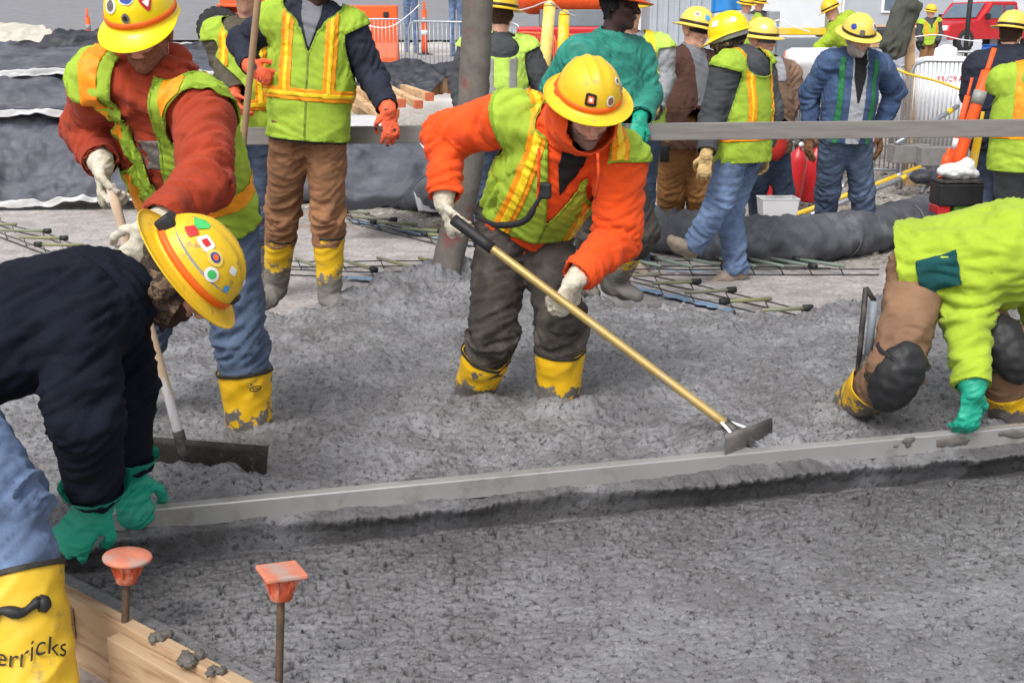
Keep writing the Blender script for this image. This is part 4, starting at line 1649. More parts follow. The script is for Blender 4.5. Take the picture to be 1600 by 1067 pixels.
INK = mat('marker_ink', srgb(44, 40, 34), .7, .2, 60, 0)
cu = bpy.data.curves.new('marker_text', 'FONT')
cu.body = 'erricks'
cu.size = .062
cu.shear = .25
cu.align_x = 'CENTER'
tmp = bpy.data.objects.new('marker_source', cu)
me_ = bpy.data.meshes.new_from_object(tmp)
bpy.data.objects.remove(tmp)
v2 = [(v.co.x, v.co.y) for v in me_.vertices]
f2 = [tuple(p.vertices) for p in me_.polygons]
v3 = on_boot(pB, 'r', fitB, 1.04, 1.14, [(x, y + .085 + .008 * math.sin(x * 60)) for x, y in v2], .007)
mk('handwriting', v3, f2, INK, pB['root'])
hd = [(-.16 + .2 * k / 20, .205 + .008 * math.sin(k * .7)) for k in range(21)]
ctr = on_boot(pB, 'r', fitB, 1.04, 1.14, hd, .012)
mk('pull_strap', *tube_data(ctr, [.012 + .003 * math.sin(k) for k in range(21)], 8), BLACKR, pB['root'])
kn_ = on_boot(pB, 'r', fitB, 1.04, 1.14, [(.035, .205), (.06, .207)], .012)
mk('strap_end', *tube_data([kn_[0], (kn_[0] + kn_[1]) / 2, kn_[1]], [.016, .023, .016], 12), BLACKR, pB['root'])
ov = [(.035 + .022 * math.cos(a), .30 + .009 * math.sin(a)) for a in np.linspace(0, 2 * math.pi, 25)]
mk('maker_oval', *tube_data(on_boot(pL, 'l', fitL, 1.04, 1.16, ov, .006), .0022, 6), INK, pL['root'])
ov = [(.022 + .026 * k / 8, .30 + .003 * math.sin(k * 2.2)) for k in range(9)]
mk('maker_mark', *tube_data(on_boot(pL, 'l', fitL, 1.04, 1.16, ov, .006), .0022, 6), INK, pL['root'])
# muddy brace strapped to the trailing leg of the kneeling man
def bar(a, b, r, m=None):
    mk('leg_brace', *tube_data([a, (a + b) / 2, b], r, 8), m or DARKST, pR['root'])
yk = float(pR['legr'][1][1]) + .06
bar(P(1353, 450, yk + .1), P(1338, 606, yk + .12), .011)
bar(P(1366, 470, yk + .1), P(1356, 560, yk + .08), .016, GREYM)
bar(P(1356, 556, yk + .08), P(1346, 604, yk + .08), .022)
bar(P(1353, 450, yk + .1), P(1366, 470, yk + .1), .010)
# cord of the man in orange: radio microphone and black loop, hood strings
mic = P(851, 298, 4.17)
mk('radio_microphone', *box_data(mic, (.05, .035, .06)), BLACKR, pC['root'], False, bevel=.01)
mk('radio_cord', *tube_data(spline([mic, P(838, 318, 4.17), P(820, 345, 4.2), P(780, 352, 4.28), P(745, 340, 4.42)], 24), [.008] * 8 + [.013] * 10 + [.009] * 6, 8), BLACKR, pC['root'])
mk('drawstring', *tube_data(spline([P(842, 232, 4.12), P(842, 270, 4.12), P(840, 322, 4.19)], 12), .0055, 8), ORANGE, pC['root'])
mk('drawstring', *tube_data(spline([P(934, 240, 4.12), P(935, 280, 4.14), P(930, 310, 4.22)], 12), .005, 8), ORANGE, pC['root'])


# boots pushing into the concrete: small mounds and rake piles
for (px, py, r, dp) in ((735, 628, .16, .03), (870, 648, .16, .03), (395, 694, .15, .03), (1180, 705, .16, .05), (1100, 690, .25, .03), (330, 752, .22, .035), (1320, 655, .15, .03), (560, 690, .35, .02), (1000, 600, .4, .025), (520, 560, .3, .03), (640, 470, .4, .06), (700, 445, .45, .10)):
    g_ = G(px, py, 0)
    HOLES.append((g_[0], g_[1], r, dp))
for k in range(46):
    x_, y_ = random.uniform(-1.9, 2.6), random.uniform(3.9, 6.0)
    if (x_ - SC_A[0]) * SC_N[0] + (y_ - SC_A[1]) * SC_N[1] > .25:
        HOLES.append((x_, y_, random.uniform(.06, .17), random.choice((-.028, -.035, .018, .015))))
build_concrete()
# ------------------------------------------------------------------ workers further back
GRP = 'construction workers on the site'


def hat(m=HATW, style='full', band=BLACKV, stk=(), tilt=4, z=.045):
    return dict(m=m, style=style, band=band, st=stk, tilt=tilt, z=z)


STK = (st(-40, 30, .022, 'round', (WHITE, 1), (GREYV, .6)), st(20, 28, .022, 'round', (SKYV, 1)), st(60, 34, .02, 'round', (WHITE, 1), (RED, .5)))
STK2 = (st(-5, 38, .026, 'round', (WHITE, 1), (SKYV, .5)), st(60, 30, .02, 'round', (WHITE, 1)), st(-60, 30, .02, 'square', (WHITE, 1)))
STK3 = (st(-35, 32, .03, 'round', (WHITE, 1), (GREYV, .6)), st(25, 16, .022, 'square', (GREYV, 1)), st(60, 30, .022, 'round', (BLUEV, 1)))

# standing man with brown trousers holding a pole
fitS = dict(skin=SKIN, beard=HAIR_BR, jacket=NAVY2, collar='hood', vest=LIME, vgap=0, vdeep=.20, vtop=.07, vhem=-.06, stripe=STR_O, stripe2=STR_Y, tape_hw=.010, stripe_w=.17, trousers=TAN, tloose=.010,
            boot=BOOTM, boot_rim=RIM, boot_h=.33, boot_w=1.0, glove=GLOVEO, hat=hat(HATY), loose=.018, sleeve=1.1, cuff_len=.03, fold=.009, tfold=.016, hood_raise=.03,
            front_panel=(SHIRT_G, lambda u, w: np.maximum(np.abs(u) - .05 * np.clip((w - .7) / .3, 0, 1), .70 - w)),
            hands=dict(r=dict(d=(.5, -.3, -.3), pn=(.2, .9, .3), curl=1.0), l=dict(d=(.1, -.1, -1), pn=(-.3, .9, 0), curl=.45)),
            toes=dict(r=(-.15, -.9, -.1), l=(.5, -.8, -.1)))
person('standing man in lime vest and brown work trousers holding a wooden pole', (482, 198, 6.25), (490, 20, 0), (.05, -1, 0), (497, -26, 0), (.25, -.95, -.1), dict(
    r=[(378, 66, 1), (392, 104, -1)], l=[(584, 122, 0), (606, 170, -1)]), dict(r=('ik', 432, 462, -.06), l=('ik', 516, 474, -.06)), fitS, sc=1.03, h=.0105, group=GRP, girth=1.05)
t = thing('wooden_pole', P(384, 210, 6.0), 'round wooden pole held upright by the man in brown trousers', 'pole')
rod('shaft', P(357, 448, 6.15), P(409, -60, 5.95), .018, HWOOD if False else mat('pole_wood', srgb(158, 128, 100), .7, .15, 6, .2, 40), t)

fitO = dict(skin=SKIN, jacket=OLIVE, collar='hood', vest=LIME, vhem=-.05, stripe=STR_O, stripe2=STR_Y, trousers=JEAN_D, boot=BOOTM, boot_rim=RIM, boot_h=.3, glove=GLOVEO, hat=hat(HATY), loose=.01, sleeve=1.15, cuff_len=.03)
person('man in olive sleeves and lime vest half hidden behind the pole', (392, 196, 7.0), (388, 22, 0), (-.1, -1, 0), (384, -22, 0), (0, -1, -.1), dict(
    r=[(348, 92, 0), (366, 146, -1)], l=[(440, 90, 0), (440, 150, -1)]), dict(r=('ik', 372, 446, -.07, -.12), l=('ik', 412, 446, -.07, -.12)), fitO, h=.014, group=GRP, girth=1.05)

# man in teal rain gear
fitT = dict(skin=SKIN_D, jacket=TEAL, collar='hood', trousers=DKPANT, tloose=.02, boot=BOOTM, boot_rim=RIM, boot_h=.34, glove=TEALG, hat=hat(ORP, band=BLACKV), hair=BLACKC, loose=.04, sleeve=1.35, fold=.011, hem=-.16, cuff_len=.06,
            hands=dict(l=dict(d=(-.2, -.5, -.7), pn=(-.2, .9, -.2), curl=.7)), toes=dict(l=(.8, -.5, -.1), r=(.5, -.8, -.1)))
person('man in loose teal rain jacket standing behind the man in orange', (945, 236, 6.55), (950, 62, 0), (.6, -.8, 0), (968, 8, 0), (.85, -.45, -.05), dict(
    r=[(872, 140, 1), (880, 215, 0)], l=[(1006, 148, 0), (1000, 186, -1)]), dict(l=('ik', 958, 456, -.06, -.02), r=('ik', 905, 450, -.06, -.02)), fitT, sc=1.03, h=.0115, group=GRP, girth=1.1)

fitG = dict(skin=SKIN, hair=HAIR_BR, jacket=CHAR, collar='hood', vest=LIME2, vhem=-.08, stripe=STR_S, stripe2=None, stripe_u=.075, stripe_w=.22, trousers=JEAN_D, boot=BOOTB, boot_h=.15, tuck=False, glove=BLACKC, hat=hat(HATY), loose=.015, sleeve=1.15)
person('man in charcoal hoodie and pale vest seen from behind the concrete hose', (776, 190, 9.0), (780, 64, 0), (-.15, 1, 0), (784, 22, 0), (.35, .9, 0), dict(
    l=[(718, 130, 0), (724, 184, -1)], r=[(852, 138, 0), (856, 190, -1)]), dict(l=('ik', 756, 385, -.07, -.2), r=('ik', 800, 385, -.07, -.2)), fitG, sc=1.04, h=.014, group=GRP, girth=1.15)

fitV = dict(skin=SKIN, jacket=GREYS, collar='stand', vest=LIME2, vhem=-.05, stripe=STR_Y, stripe2=None, trousers=JEAN_D, boot=BOOTB, boot_h=.15, tuck=False, glove=GLOVET, hat=hat(HATY), loose=.02, sleeve=1.3)
person('man in grey sweatshirt and vest mostly hidden behind the teal jacket', (988, 200, 8.0), (985, 55, 0), (.1, -1, 0), (982, 12, 0), (.2, -1, 0), dict(
    l=[(1034, 122, 0), (1022, 172, -1)], r=[(935, 120, 0), (940, 180, 0)]), dict(l=('ik', 1000, 420, -.07, -.2), r=('ik', 965, 420, -.07, -.2)), fitV, h=.014, group=GRP, girth=1.1)

fitBJ = dict(skin=SKIN, glasses=BLACKR, jacket=BROWNJ, collar='hood', trousers=TAN2, tloose=.02, boot=BOOTB, boot_h=.15, tuck=False, glove=GLOVEB, hat=hat(HATW, stk=STK), loose=.03, sleeve=1.25, no_hands=dict(r=1, l=1), hem=-.10,
             front_panel=(SHIRT_G, lambda u, w: np.maximum(np.abs(u) - .045 - .03 * np.clip((w - .5) / .5, 0, 1), .38 - w)), tfold=.014)
pBJ = person('man in brown hooded jacket and golden work trousers with sunglasses', (1068, 210, 8.95), (1076, 88, 0), (.55, -.8, 0), (1086, 50, 0), (.65, -.75, -.08), dict(
    r=[(1046, 152, 1), (1082, 186, -1)], l=[(1112, 150, 1), (1104, 186, -1)]), dict(r=('ik', 1046, 386, -.07, -.2), l=('ik', 1086, 388, -.07, -.2)), fitBJ, sc=1.04, h=.0125, group=GRP, girth=1.12)
mk('belt_pouch', *box_data(P(1038, 240, 8.76), (.07, .05, .13)), BLACKR, pBJ['root'], bevel=.012)


def goggles(hat_, c, X, Y, Z):
    az = np.linspace(0, 2 * math.pi, 40, endpoint=False)
    V = [c + np.outer((.100) * np.sin(az), X) + np.outer(.120 * np.cos(az), Y) + Z * z for z in (-.012, -.045)]
    mk('goggle_strap', np.concatenate(V), [(k, (k + 1) % 40, 40 + (k + 1) % 40, 40 + k) for k in range(40)], mat('strap_grey', srgb(178, 178, 174), .7), hat_, solid=.003)


hatW = hat(HATB, 'cap', None, (st(-60, 35, .025, 'square', (WHITE, 1)), st(80, 25, .018, 'square', (GREYV, 1)), st(-120, 30, .02, 'round', (WHITE, 1))), 10)
hatW['extra'] = goggles
fitW = dict(skin=SKIN, mask=CAMO, hair=BLACKC, jacket=CHAR, collar='hood', vest=LIME, vhem=-.11, vgap=.05, stripe=STR_O, stripe2=STR_Y, tape_hw=.008, stripe_w=.06, trousers=JEAN, tloose=.012, boot=BOOTB, boot_h=.12, tuck=False, glove=GLOVET, hat=hatW, loose=.02, sleeve=1.2,
            toes=dict(l=(-.8, -.2, .55), r=(-.9, -.25, -.1)), hands=dict(l=dict(d=(-.1, -.1, -1), pn=(.2, .9, 0), curl=.6)), cuff_len=.05, tfold=.012)
person('man walking past in lime vest, charcoal hoodie and faded jeans', (1160, 226, 7.9), (1162, 92, 0), (-.62, .62, 0), (1140, 62, 0), (-.85, .3, -.12), dict(
    l=[(1112, 186, -1), (1104, 240, -1)], r=[(1204, 176, 1), (1196, 232, 0)]), dict(l=[(1124, 316, 0), (1084, 384, 0)], r=('ik', 1150, 436, -.075, -.2)), fitW, sc=1.03, h=.0115, group=GRP, girth=1.08, hup=(-.1, 0, 1))

fitTJ = dict(skin=SKIN, glasses=GLASS, jacket=TANJ, collar='hood', trousers=JEAN_D, boot=BOOTB, boot_h=.15, tuck=False, glove=GLOVEB, hat=hat(HATW, stk=STK2), loose=.035, sleeve=1.3, no_hands=dict(l=1, r=1), hem=-.10,
             front_panel=(GREYS, lambda u, w: np.maximum(np.abs(u) - .04, .8 - w)))
person('man in tan work jacket and jeans behind the walking man', (1196, 218, 9.4), (1204, 90, 0), (.45, -.85, 0), (1188, 60, 0), (.75, -.65, -.05), dict(
    r=[(1168, 160, 1), (1190, 196, -1)], l=[(1236, 156, 0), (1222, 198, -1)]), dict(r=('ik', 1184, 368, -.07, -.2), l=('ik', 1216, 370, -.07, -.2)), fitTJ, sc=1.02, h=.0125, group=GRP, girth=1.12, hup=(-.05, 0, 1))

fitD = dict(skin=SKIN, beard=HAIR_GR, jacket=DENIMJ, collar='hood', trousers=JEAN_D, tloose=.012, boot=BOOTB, boot_h=.15, tuck=False, glove=GLOVEB, hat=hat(HATW, stk=STK3), loose=.014, sleeve=1.2, fold=.012, hand_s=1.2,
            front_panel=(GREYS, lambda u, w: np.maximum(np.abs(u) - .055, -.2 - w)),
            patches=(('black_shirt', .010, BLACKC, lambda u, v, w: np.maximum(np.maximum(np.abs(u) - .045 * np.clip((w - .35) / .4, 0, 1), -v), .4 - w)),
                     ('suspender', .008, mat('suspender_green', srgb(38, 112, 66), .8), lambda u, v, w: np.maximum(np.maximum(np.abs(u - .125) - .019, -v), w - .97)),
                     ('suspender', .008, _M['suspender_green'] if 'suspender_green' in _M else None, lambda u, v, w: np.maximum(np.maximum(np.abs(u + .125) - .019, -v), w - .97))),
            hands=dict(r=dict(d=(-.1, -.1, -1), pn=(.8, .3, 0), curl=.3), l=dict(d=(.1, -.1, -1), pn=(-.8, .3, 0), curl=.3)), tfold=.012)
person('grey-bearded man in denim jacket with green suspenders and jeans', (1322, 208, 8.85), (1336, 88, 0), (.1, -1, 0), (1340, 60, -1), (.25, -.9, -.28), dict(
    r=[(1266, 148, 1), (1266, 206, -1)], l=[(1398, 144, 1), (1374, 206, -1)]), dict(r=('ik', 1284, 388, -.07, -.2), l=('ik', 1352, 392, -.07, -.2)), fitD, sc=1.02, h=.0115, group=GRP, girth=1.05, hup=(0, -.2, 1))

fitN = dict(skin=SKIN, hair=HAIR_BR, jacket=NAVY2, collar='hood', trousers=JEAN_D, boot=BOOTB, boot_h=.15, tuck=False, glove=BLACKC, hat=hat(HATW), loose=.06, sleeve=1.5, hem=-.2)
person('man in thick dark navy coat turned away behind the orange posts', (1566, 196, 10.0), (1574, 88, 0), (.3, 1, 0), (1580, 52, 0), (.75, .6, -.05), dict(
    l=[(1522, 146, 0), (1526, 196, -1)], r=[(1622, 140, 0), (1620, 196, 0)]), dict(l=('ik', 1532, 355, -.07, -.2), r=('ik', 1572, 355, -.07, -.2)), fitN, sc=1.06, h=.014, group=GRP, girth=1.15)

fitE = dict(skin=SKIN, jacket=CHAR, collar='hood', vest=LIME, vgap=0, vhem=-.12, stripe=STR_O, stripe2=None, stripe_w=.13, stripe_u=.10, trousers=GREYP, tloose=.015, boot=BOOTB, boot_h=.15, tuck=False, glove=GLOVEB, hat=hat(HATY), loose=.03, sleeve=1.25)
person('man in lime vest and grey jeans cut off by the right edge', (1606, 240, 8.3), (1622, 118, 0), (.25, .95, 0), (1636, 78, 0), (.4, .85, -.05), dict(
    r=[(1676, 180, 0), (1670, 240, -1)], l=[(1596, 176, 1), (1608, 214, 1)]), dict(r=('ik', 1628, 404, -.07, -.2), l=('ik', 1586, 404, -.07, -.2)), fitE, sc=1.04, h=.0125, group=GRP, girth=1.2)


def far_person(label, px, py_neck, Y, jacket, trousers, vest=None, lean=0, hatm=HATY, front=(0, -1, 0)):
    c = P(px, py_neck, Y)
    s_ = FPX / Y * .97
    pelp = (px - lean * s_ * .3, py_neck + .48 * s_ * (1 - .6 * abs(lean)), Y)
    zgr = float(zg(c[0], Y))
    fy = None
    f0, f1 = c + np.array([-.1, 0, 0]), c + np.array([.12, 0, 0])
    f0[2] = f1[2] = zgr

    def px_of(p):
        v = p - CAMP
        k = v @ _F
        return 800 + FPX * (v @ _R) / k, 533.5 - FPX * (v @ _U) / k
    a, b = px_of(f0), px_of(f1)
    fit = dict(skin=SKIN, jacket=jacket, collar='hood', trousers=trousers, boot=BOOTB, boot_h=.15, tuck=False, glove=BLACKC, hat=hat(hatm), loose=.02, sleeve=1.2)
    if vest is not None:
        fit.update(vest=vest, stripe=STR_O, vhem=-.08)
    return person(label, pelp, (px, py_neck, 0), front, (px + 2 + lean * .1 * s_, py_neck - .18 * s_, 0), (.3 + lean, -.9, -.1), dict(
        r=[(px - .24 * s_, py_neck + .30 * s_, 0), (px - .20 * s_, py_neck + .52 * s_, -1)], l=[(px + .24 * s_, py_neck + .30 * s_, 0), (px + .20 * s_, py_neck + .52 * s_, -1)]),
        dict(r=('ik', a[0], a[1], -.07, zgr), l=('ik', b[0], b[1], -.07, zgr)), fit, h=.022, group='distant workers')


far_person('distant worker in yellow vest, left of the pair beside the blue sheet', 1164, 26, 19.0, GREYS, JEAN_D, LIME)
far_person('distant worker in dark jacket, right of the pair beside the blue sheet', 1184, 22, 20.5, CHAR, JEAN_D)
far_person('distant worker in lime vest in front of the red pickup', 1452, 32, 26.0, CHAR, TAN, LIME)
far_person('distant bending worker in hi-viz sleeves behind the white bin', 1308, 40, 15.0, HIVIZ, GREYP, None, -.9)
far_person('distant worker in blue jeans behind the left steel barriers', 640, -62, 29.0, BLUEV, JEAN)
far_person('distant worker in blue jeans right of the striped delineator', 712, -58, 28.0, CHAR, JEAN)
# ------------------------------------------------------------------ straightedge, hose and fabric roll
t = thing('straightedge', P(995, 207, 6.42), 'long grey straightedge board carried level behind the man in orange', 'board')
mk('board', *beam_data(P(386, 213, 6.45), P(1800, 198, 6.42), .042, .094), BOARDM, t, False, bevel=.004)

HOSEM = mat('hose_rubber', srgb(112, 106, 100), .85, .18, 9, .5, 50, col2=srgb(128, 74, 72), c2scale=4.2, c2lo=.58, c2hi=.68)
hp_ = spline([P(748, -140, 6.95), P(746, 0, 6.95), P(741, 130, 6.95), P(732, 250, 6.9), P(716, 340, 6.85), P(690, 446, 6.75), P(676, 500, 6.7)], 60)
t = thing('concrete_hose', G(690, 446, 0), 'thick grey concrete pump hose with red paint hanging to the ground', 'hose')
V, Fc = tube_data(hp_, .090 + .0016 * np.sin(np.arange(60) * 2.6), 28)
V = V + normals(np.asarray(V), np.array([f[:3] for f in Fc])) * (.0035 * fbm(V * 14, 2))[:, None]
mk('hose_body', V, Fc, HOSEM, t)
V, Fc = tube_data(hp_[-6:], .0935, 28)
mk('hose_collar', V, Fc, mat('hose_end', srgb(112, 110, 108), .8, .2, 12, .5, 60), t)

ROLLM = mat('roll_fabric', srgb(84, 86, 92), .8, .15, 7, .35, 60, col2=srgb(112, 114, 120), c2scale=5, c2lo=.5, c2hi=.7)
rp = spline([G(470, 292, -.03), G(600, 296, -.03), G(690, 308, -.03), G(800, 330, -.03), G(985, 352, -.03), G(1110, 370, -.03), G(1250, 374, -.03), G(1360, 360, -.03), G(1450, 338, -.03), G(1560, 318, -.03), G(1750, 300, -.03)], 240)
t = thing('fabric_roll', G(1250, 410, -.2), 'long dark grey rolled ground fabric lying behind the rebar', 'fabric roll')
V, Fc = tube_data(rp, .182, 36, True, .96)
tan = np.linspace(0, 1, len(rp)).repeat(36)
arc = np.concatenate([[0], np.cumsum(np.linalg.norm(np.diff(rp, axis=0), axis=1))]).repeat(36)
th = np.tile(np.arange(36) / 36 * 2 * math.pi, len(rp))
nn = normals(V, np.array([f[:3] for f in Fc[:-2]]))
q_ = np.stack([arc * 9 + .8 * np.sin(th + 1), np.cos(th) * .9, np.sin(th) * .9], 1)
dd = .034 * (.5 - np.abs(noise(q_)) * 1.8) + .014 * noise(q_ * 2.1 + 3) + .006 * np.sin(arc * 52 + .6 * np.sin(th)) - .012 * np.exp(-((arc % .95 - .4) / .02) ** 2)
mk('roll', V + nn * dd[:, None], Fc, ROLLM, t)
for a_ in np.arange(.4, float(arc[-1]), .95):
    i = int(np.argmin(np.abs(arc[::36] - a_)))
    if i < 4 or i > len(rp) - 5:
        continue
    ring = [rp[i] + (V[i * 36 + k] - rp[i]) * 1.0 for k in list(range(36)) + [0]]
    mk('strap', *tube_data(ring, .006, 6), mat('strap_grey2', srgb(124, 126, 130), .7), t)

# ------------------------------------------------------------------ insulating blankets
BLK = mat('blanket_grey', srgb(78, 80, 89), .62, .12, 5, .3, 40, crease=.7, cscale=3.2, spec=.4, col2=srgb(106, 109, 119), c2scale=3, c2lo=.45, c2hi=.75)
BLKD = mat('blanket_dark', srgb(56, 57, 64), .55, .2, 5, .3, 40, crease=.7, cscale=3.2, spec=.4)
BLKW = mat('blanket_white', srgb(200, 199, 200), .7, .08, 6, .3, 40, crease=.6, cscale=4)


def blanket(label, rows, m, amp=.05, seed=0, nu=110, nv=44, hem=None, hem_to=.12, freq=1.9):
    """sheet laid through rows of (pixel left, pixel right, distance) with folds"""
    L_ = np.array([P(r[0], r[2], r[4]) for r in rows])
    R_ = np.array([P(r[1], r[3], r[4]) for r in rows])
    Ls, Rs = spline(L_, nv), spline(R_, nv)

    def fn(u, v):
        i = np.clip((v * (nv - 1)).round().astype(int), 0, nv - 1)
        p = Ls[i] * (1 - u)[:, None] + Rs[i] * u[:, None]
        q = p * np.array([freq, freq, freq]) + seed * 13.7
        n = .55 - np.abs(noise(q)) * 1.9
        n2 = .5 - np.abs(noise(q * 2.3 + 5)) * 1.7
        n3 = noise(q * 5.5 + 2)
        n4 = .4 - np.abs(noise(q * np.array([3.2, 7, 7]) + 8)) * 1.5
        n5 = .5 - np.abs(noise(p * np.array([.7, 3.6, 3.6]) + seed * 5.1)) * 1.9
        d = amp * (.7 * n + .5 * n5 + .48 * n2 + .13 * n3 + .24 * n4)
        sag = amp * .7 * noise(np.stack([p[:, 0] * 1.1 + seed * 3, p[:, 1] * 0, p[:, 2] * 0], 1))
        return p + np.stack([.3 * d, -.65 * d, .75 * d + sag], 1)
    V, Fc = sheet_data(nu, nv, fn)
    t = thing('insulating_blanket', (L_[0] + R_[0]) / 2, label, 'blanket', 'insulating blankets by the slab')
    k = int(hem_to * (nv - 1)) if hem is not None else 0
    body = [f for f in Fc if (f[0] % nv) >= k]
    hemf = [f for f in Fc if (f[0] % nv) < k]
    mk('cover', V, body, m, t, solid=.012)
    if hemf:
        mk('underside_hem', V, hemf, hem, t, solid=.012)
    return t


# rows: (x left, x right, y left, y right, distance)
blanket('cream folded blanket corner at the far left of the blanket pile', [(-60, 100, 80, 62, 14.4), (-60, 85, 60, 50, 14.7), (-60, 60, 36, 40, 15.2)], mat('blanket_cream', srgb(190, 184, 172), .75, .1, 6, .3, 40), .05, 1)
blanket('dark shiny folded blanket on top of the pile', [(-40, 380, 112, 122, 13.6), (-30, 370, 84, 100, 13.8), (60, 360, 60, 78, 14.2), (110, 350, 46, 70, 14.8)], BLKD, .10, 2, hem=BLKD)
blanket('grey blanket with white hem third from the bottom of the pile', [(-60, 380, 128, 118, 12.55), (-60, 380, 106, 104, 12.65), (-60, 380, 86, 92, 13.5), (-60, 380, 70, 84, 14.2)], BLK, .07, 3, hem=BLKW, hem_to=.2)
blanket('grey blanket with white hem second from the bottom of the pile', [(-60, 400, 186, 174, 11.95), (-60, 400, 160, 158, 12.0), (-60, 400, 130, 132, 12.4), (-60, 400, 104, 110, 12.9)], BLK, .075, 4, hem=BLKW, hem_to=.17)
blanket('lowest and widest grey blanket with white hem along the ground', [(-60, 430, 322, 318, 11.35), (-60, 430, 298, 300, 11.40), (-60, 420, 262, 262, 11.65), (-60, 410, 205, 205, 11.9), (-60, 400, 168, 165, 12.25)], BLK, .09, 5, 150, 70, hem=BLKW, hem_to=.13)
blanket('grey blanket draped over the end of the fabric roll', [(520, 610, 326, 322, 9.55), (520, 640, 300, 300, 9.5), (530, 668, 262, 268, 9.75), (540, 664, 228, 246, 10.1), (550, 640, 205, 205, 10.7)], BLK, .07, 6)
blanket('dark blanket heaped over the lumber stack', [(550, 672, 158, 148, 15.0), (556, 690, 132, 128, 15.2), (560, 715, 112, 108, 15.6), (600, 720, 98, 102, 16.2)], BLKD, .10, 7)
blanket('bright white plastic sheet on the ground behind the hose', [(655, 740, 330, 330, 10.9), (640, 740, 280, 280, 11.4), (625, 740, 226, 226, 12.2)], BLKW, .03, 8)
blanket('white plastic sheet under the lumber stack', [(540, 620, 200, 200, 13.0), (545, 610, 190, 190, 13.4), (550, 600, 180, 180, 13.8)], BLKW, .02, 9, 40, 20)


# ------------------------------------------------------------------ lumber stack
def plank(label, a, b, w, h_, tip=None, grp='lumber in the stack'):
    t = thing('lumber_plank', (a + b) / 2, label, 'lumber', grp)
    mk('plank', *beam_data(a, b, w, h_), WOOD, t, False, bevel=.004)
    if tip is not None:
        e = nrm(b - a)
        mk('painted_end', *beam_data(b - e * .05, b + e * .006, w + .006, h_ + .006), tip, t, False)


PL = [((548, 148), (600, 188), 'lowest plank'), ((560, 140), (618, 178), 'second plank'), ((582, 138), (628, 162), 'third plank'), ((600, 136), (655, 164), 'fourth plank'), ((630, 138), (672, 152), 'fifth plank'), ((548, 165), (590, 190), 'plank on the white sheet')]
ORT = mat('end_paint', srgb(206, 112, 78), .7, .1)
for i, (a_, b_, lb) in enumerate(PL):
    plank(lb + ' of the lumber stack, left to right' if i < 5 else 'short lumber plank lying on the white plastic sheet', P(a_[0], a_[1], 14.6 + .1 * i), P(b_[0], b_[1], 13.6 + .1 * i), .09, .09, ORT)
for i, (a_, b_, lb) in enumerate((((662, 146), (700, 118), 'left upright form panel of pale plywood'), ((690, 140), (726, 116), 'right upright form panel of pale plywood'))):
    t = thing('plywood_panel', P(a_[0], a_[1], 15.4), lb + ' beside the lumber stack', 'panel', 'plywood panels')
    mk('panel', *beam_data(P(a_[0], a_[1] - 8, 15.4), P(b_[0] , b_[1] + 12, 16.0), .04, .24), WOOD, t, False)
    for f_ in (.3, .7):
        c = P(a_[0], a_[1] - 8, 15.4) * (1 - f_) + P(b_[0], b_[1] + 12, 16.0) * f_
        mk('cleat', *box_data(c + np.array([0, -.05, 0]), (.05, .05, .26)), ORT, t, False)


# ------------------------------------------------------------------ dowel baskets and rebar
DOW = mat('epoxy_green', srgb(128, 130, 108), .5, .1, 10, .1, 60, col2=srgb(134, 136, 92), c2scale=1.6)
DOWG = mat('epoxy_seagreen', srgb(116, 132, 120), .5, .1, 10, .1, 60)
WIRE = mat('tie_wire', srgb(52, 52, 54), .6, .2, 20, .2, 80, metal=.4)


def basket(label, bars, m, zb=-.13):
    a0 = G(*bars[0][0], zb)
    t = thing('dowel_basket', a0, label, 'dowel basket', 'dowel baskets on the base')
    A, B = [], []
    for (a_, b_) in bars:
        a, b = G(*a_, zb), G(*b_, zb)
        A.append(a)
        B.append(b)
        bar = mk('dowel_bar', *tube_data([a, a + (b - a) * .5, b], .0125, 10), m, t)
        e = nrm(b - a)
        tip = b if random.random() < .6 else a
        mk('bar_tie', *tube_data([tip - e * .03, tip, tip + e * .03], .021, 8), BLACKR, bar)
        for p in (a + e * .04, b - e * .04):
            g_ = p.copy()
            g_[2] = -.2
            mk('wire_leg', *tube_data([p - up3 * .016, g_ + np.array([.03, -.03, 0])], .004, 5), WIRE, t)
    for Q, dz in ((A, -.022), (B, -.022), (A, -.062), (B, -.062)):
        Q = sorted(Q, key=lambda p: p[0])
        e0, e1 = nrm(Q[1] - Q[0]), nrm(Q[-1] - Q[-2])
        pth = [Q[0] - e0 * .25] + Q + [Q[-1] + e1 * .25]
        mk('wire_rail', *tube_data([p + up3 * dz for p in pth], .0045, 6), WIRE, t)


basket('dowel basket with olive bars left of the hose, far row', [((541, 330), (577, 333)), ((552, 339), (615, 343)), ((584, 347), (652, 351)), ((628, 357), (690, 361)), ((664, 366), (730, 371))], DOW)
basket('dowel basket with green bars left of the hose, near row', [((462, 404), (500, 418)), ((530, 405), (584, 421)), ((590, 403), (650, 419)), ((655, 403), (712, 418)), ((716, 403), (770, 417))], DOW)
basket('dowel basket with sea-green bars right of the man in orange, far row', [((925, 401), (980, 416)), ((972, 402), (1033, 416)), ((1020, 403), (1083, 417)), ((1070, 403), (1133, 416)), ((1120, 403), (1180, 416)), ((1168, 404), (1225, 416)), ((1205, 404), (1270, 416)), ((1245, 405), (1320, 416))], DOWG)
basket('dowel basket with olive bars right of the man in orange, near row', [((972, 431), (1032, 429)), ((1020, 443), (1088, 440)), ((1070, 457), (1143, 453)), ((1132, 471), (1205, 467)), ((1190, 485), (1262, 481))], DOW)
basket('dowel basket with olive bars at the far left edge', [((-60, 340), (0, 342)), ((-40, 350), (26, 351)), ((0, 360), (74, 361)), ((30, 371), (100, 372)), ((60, 382), (130, 383))], DOW)
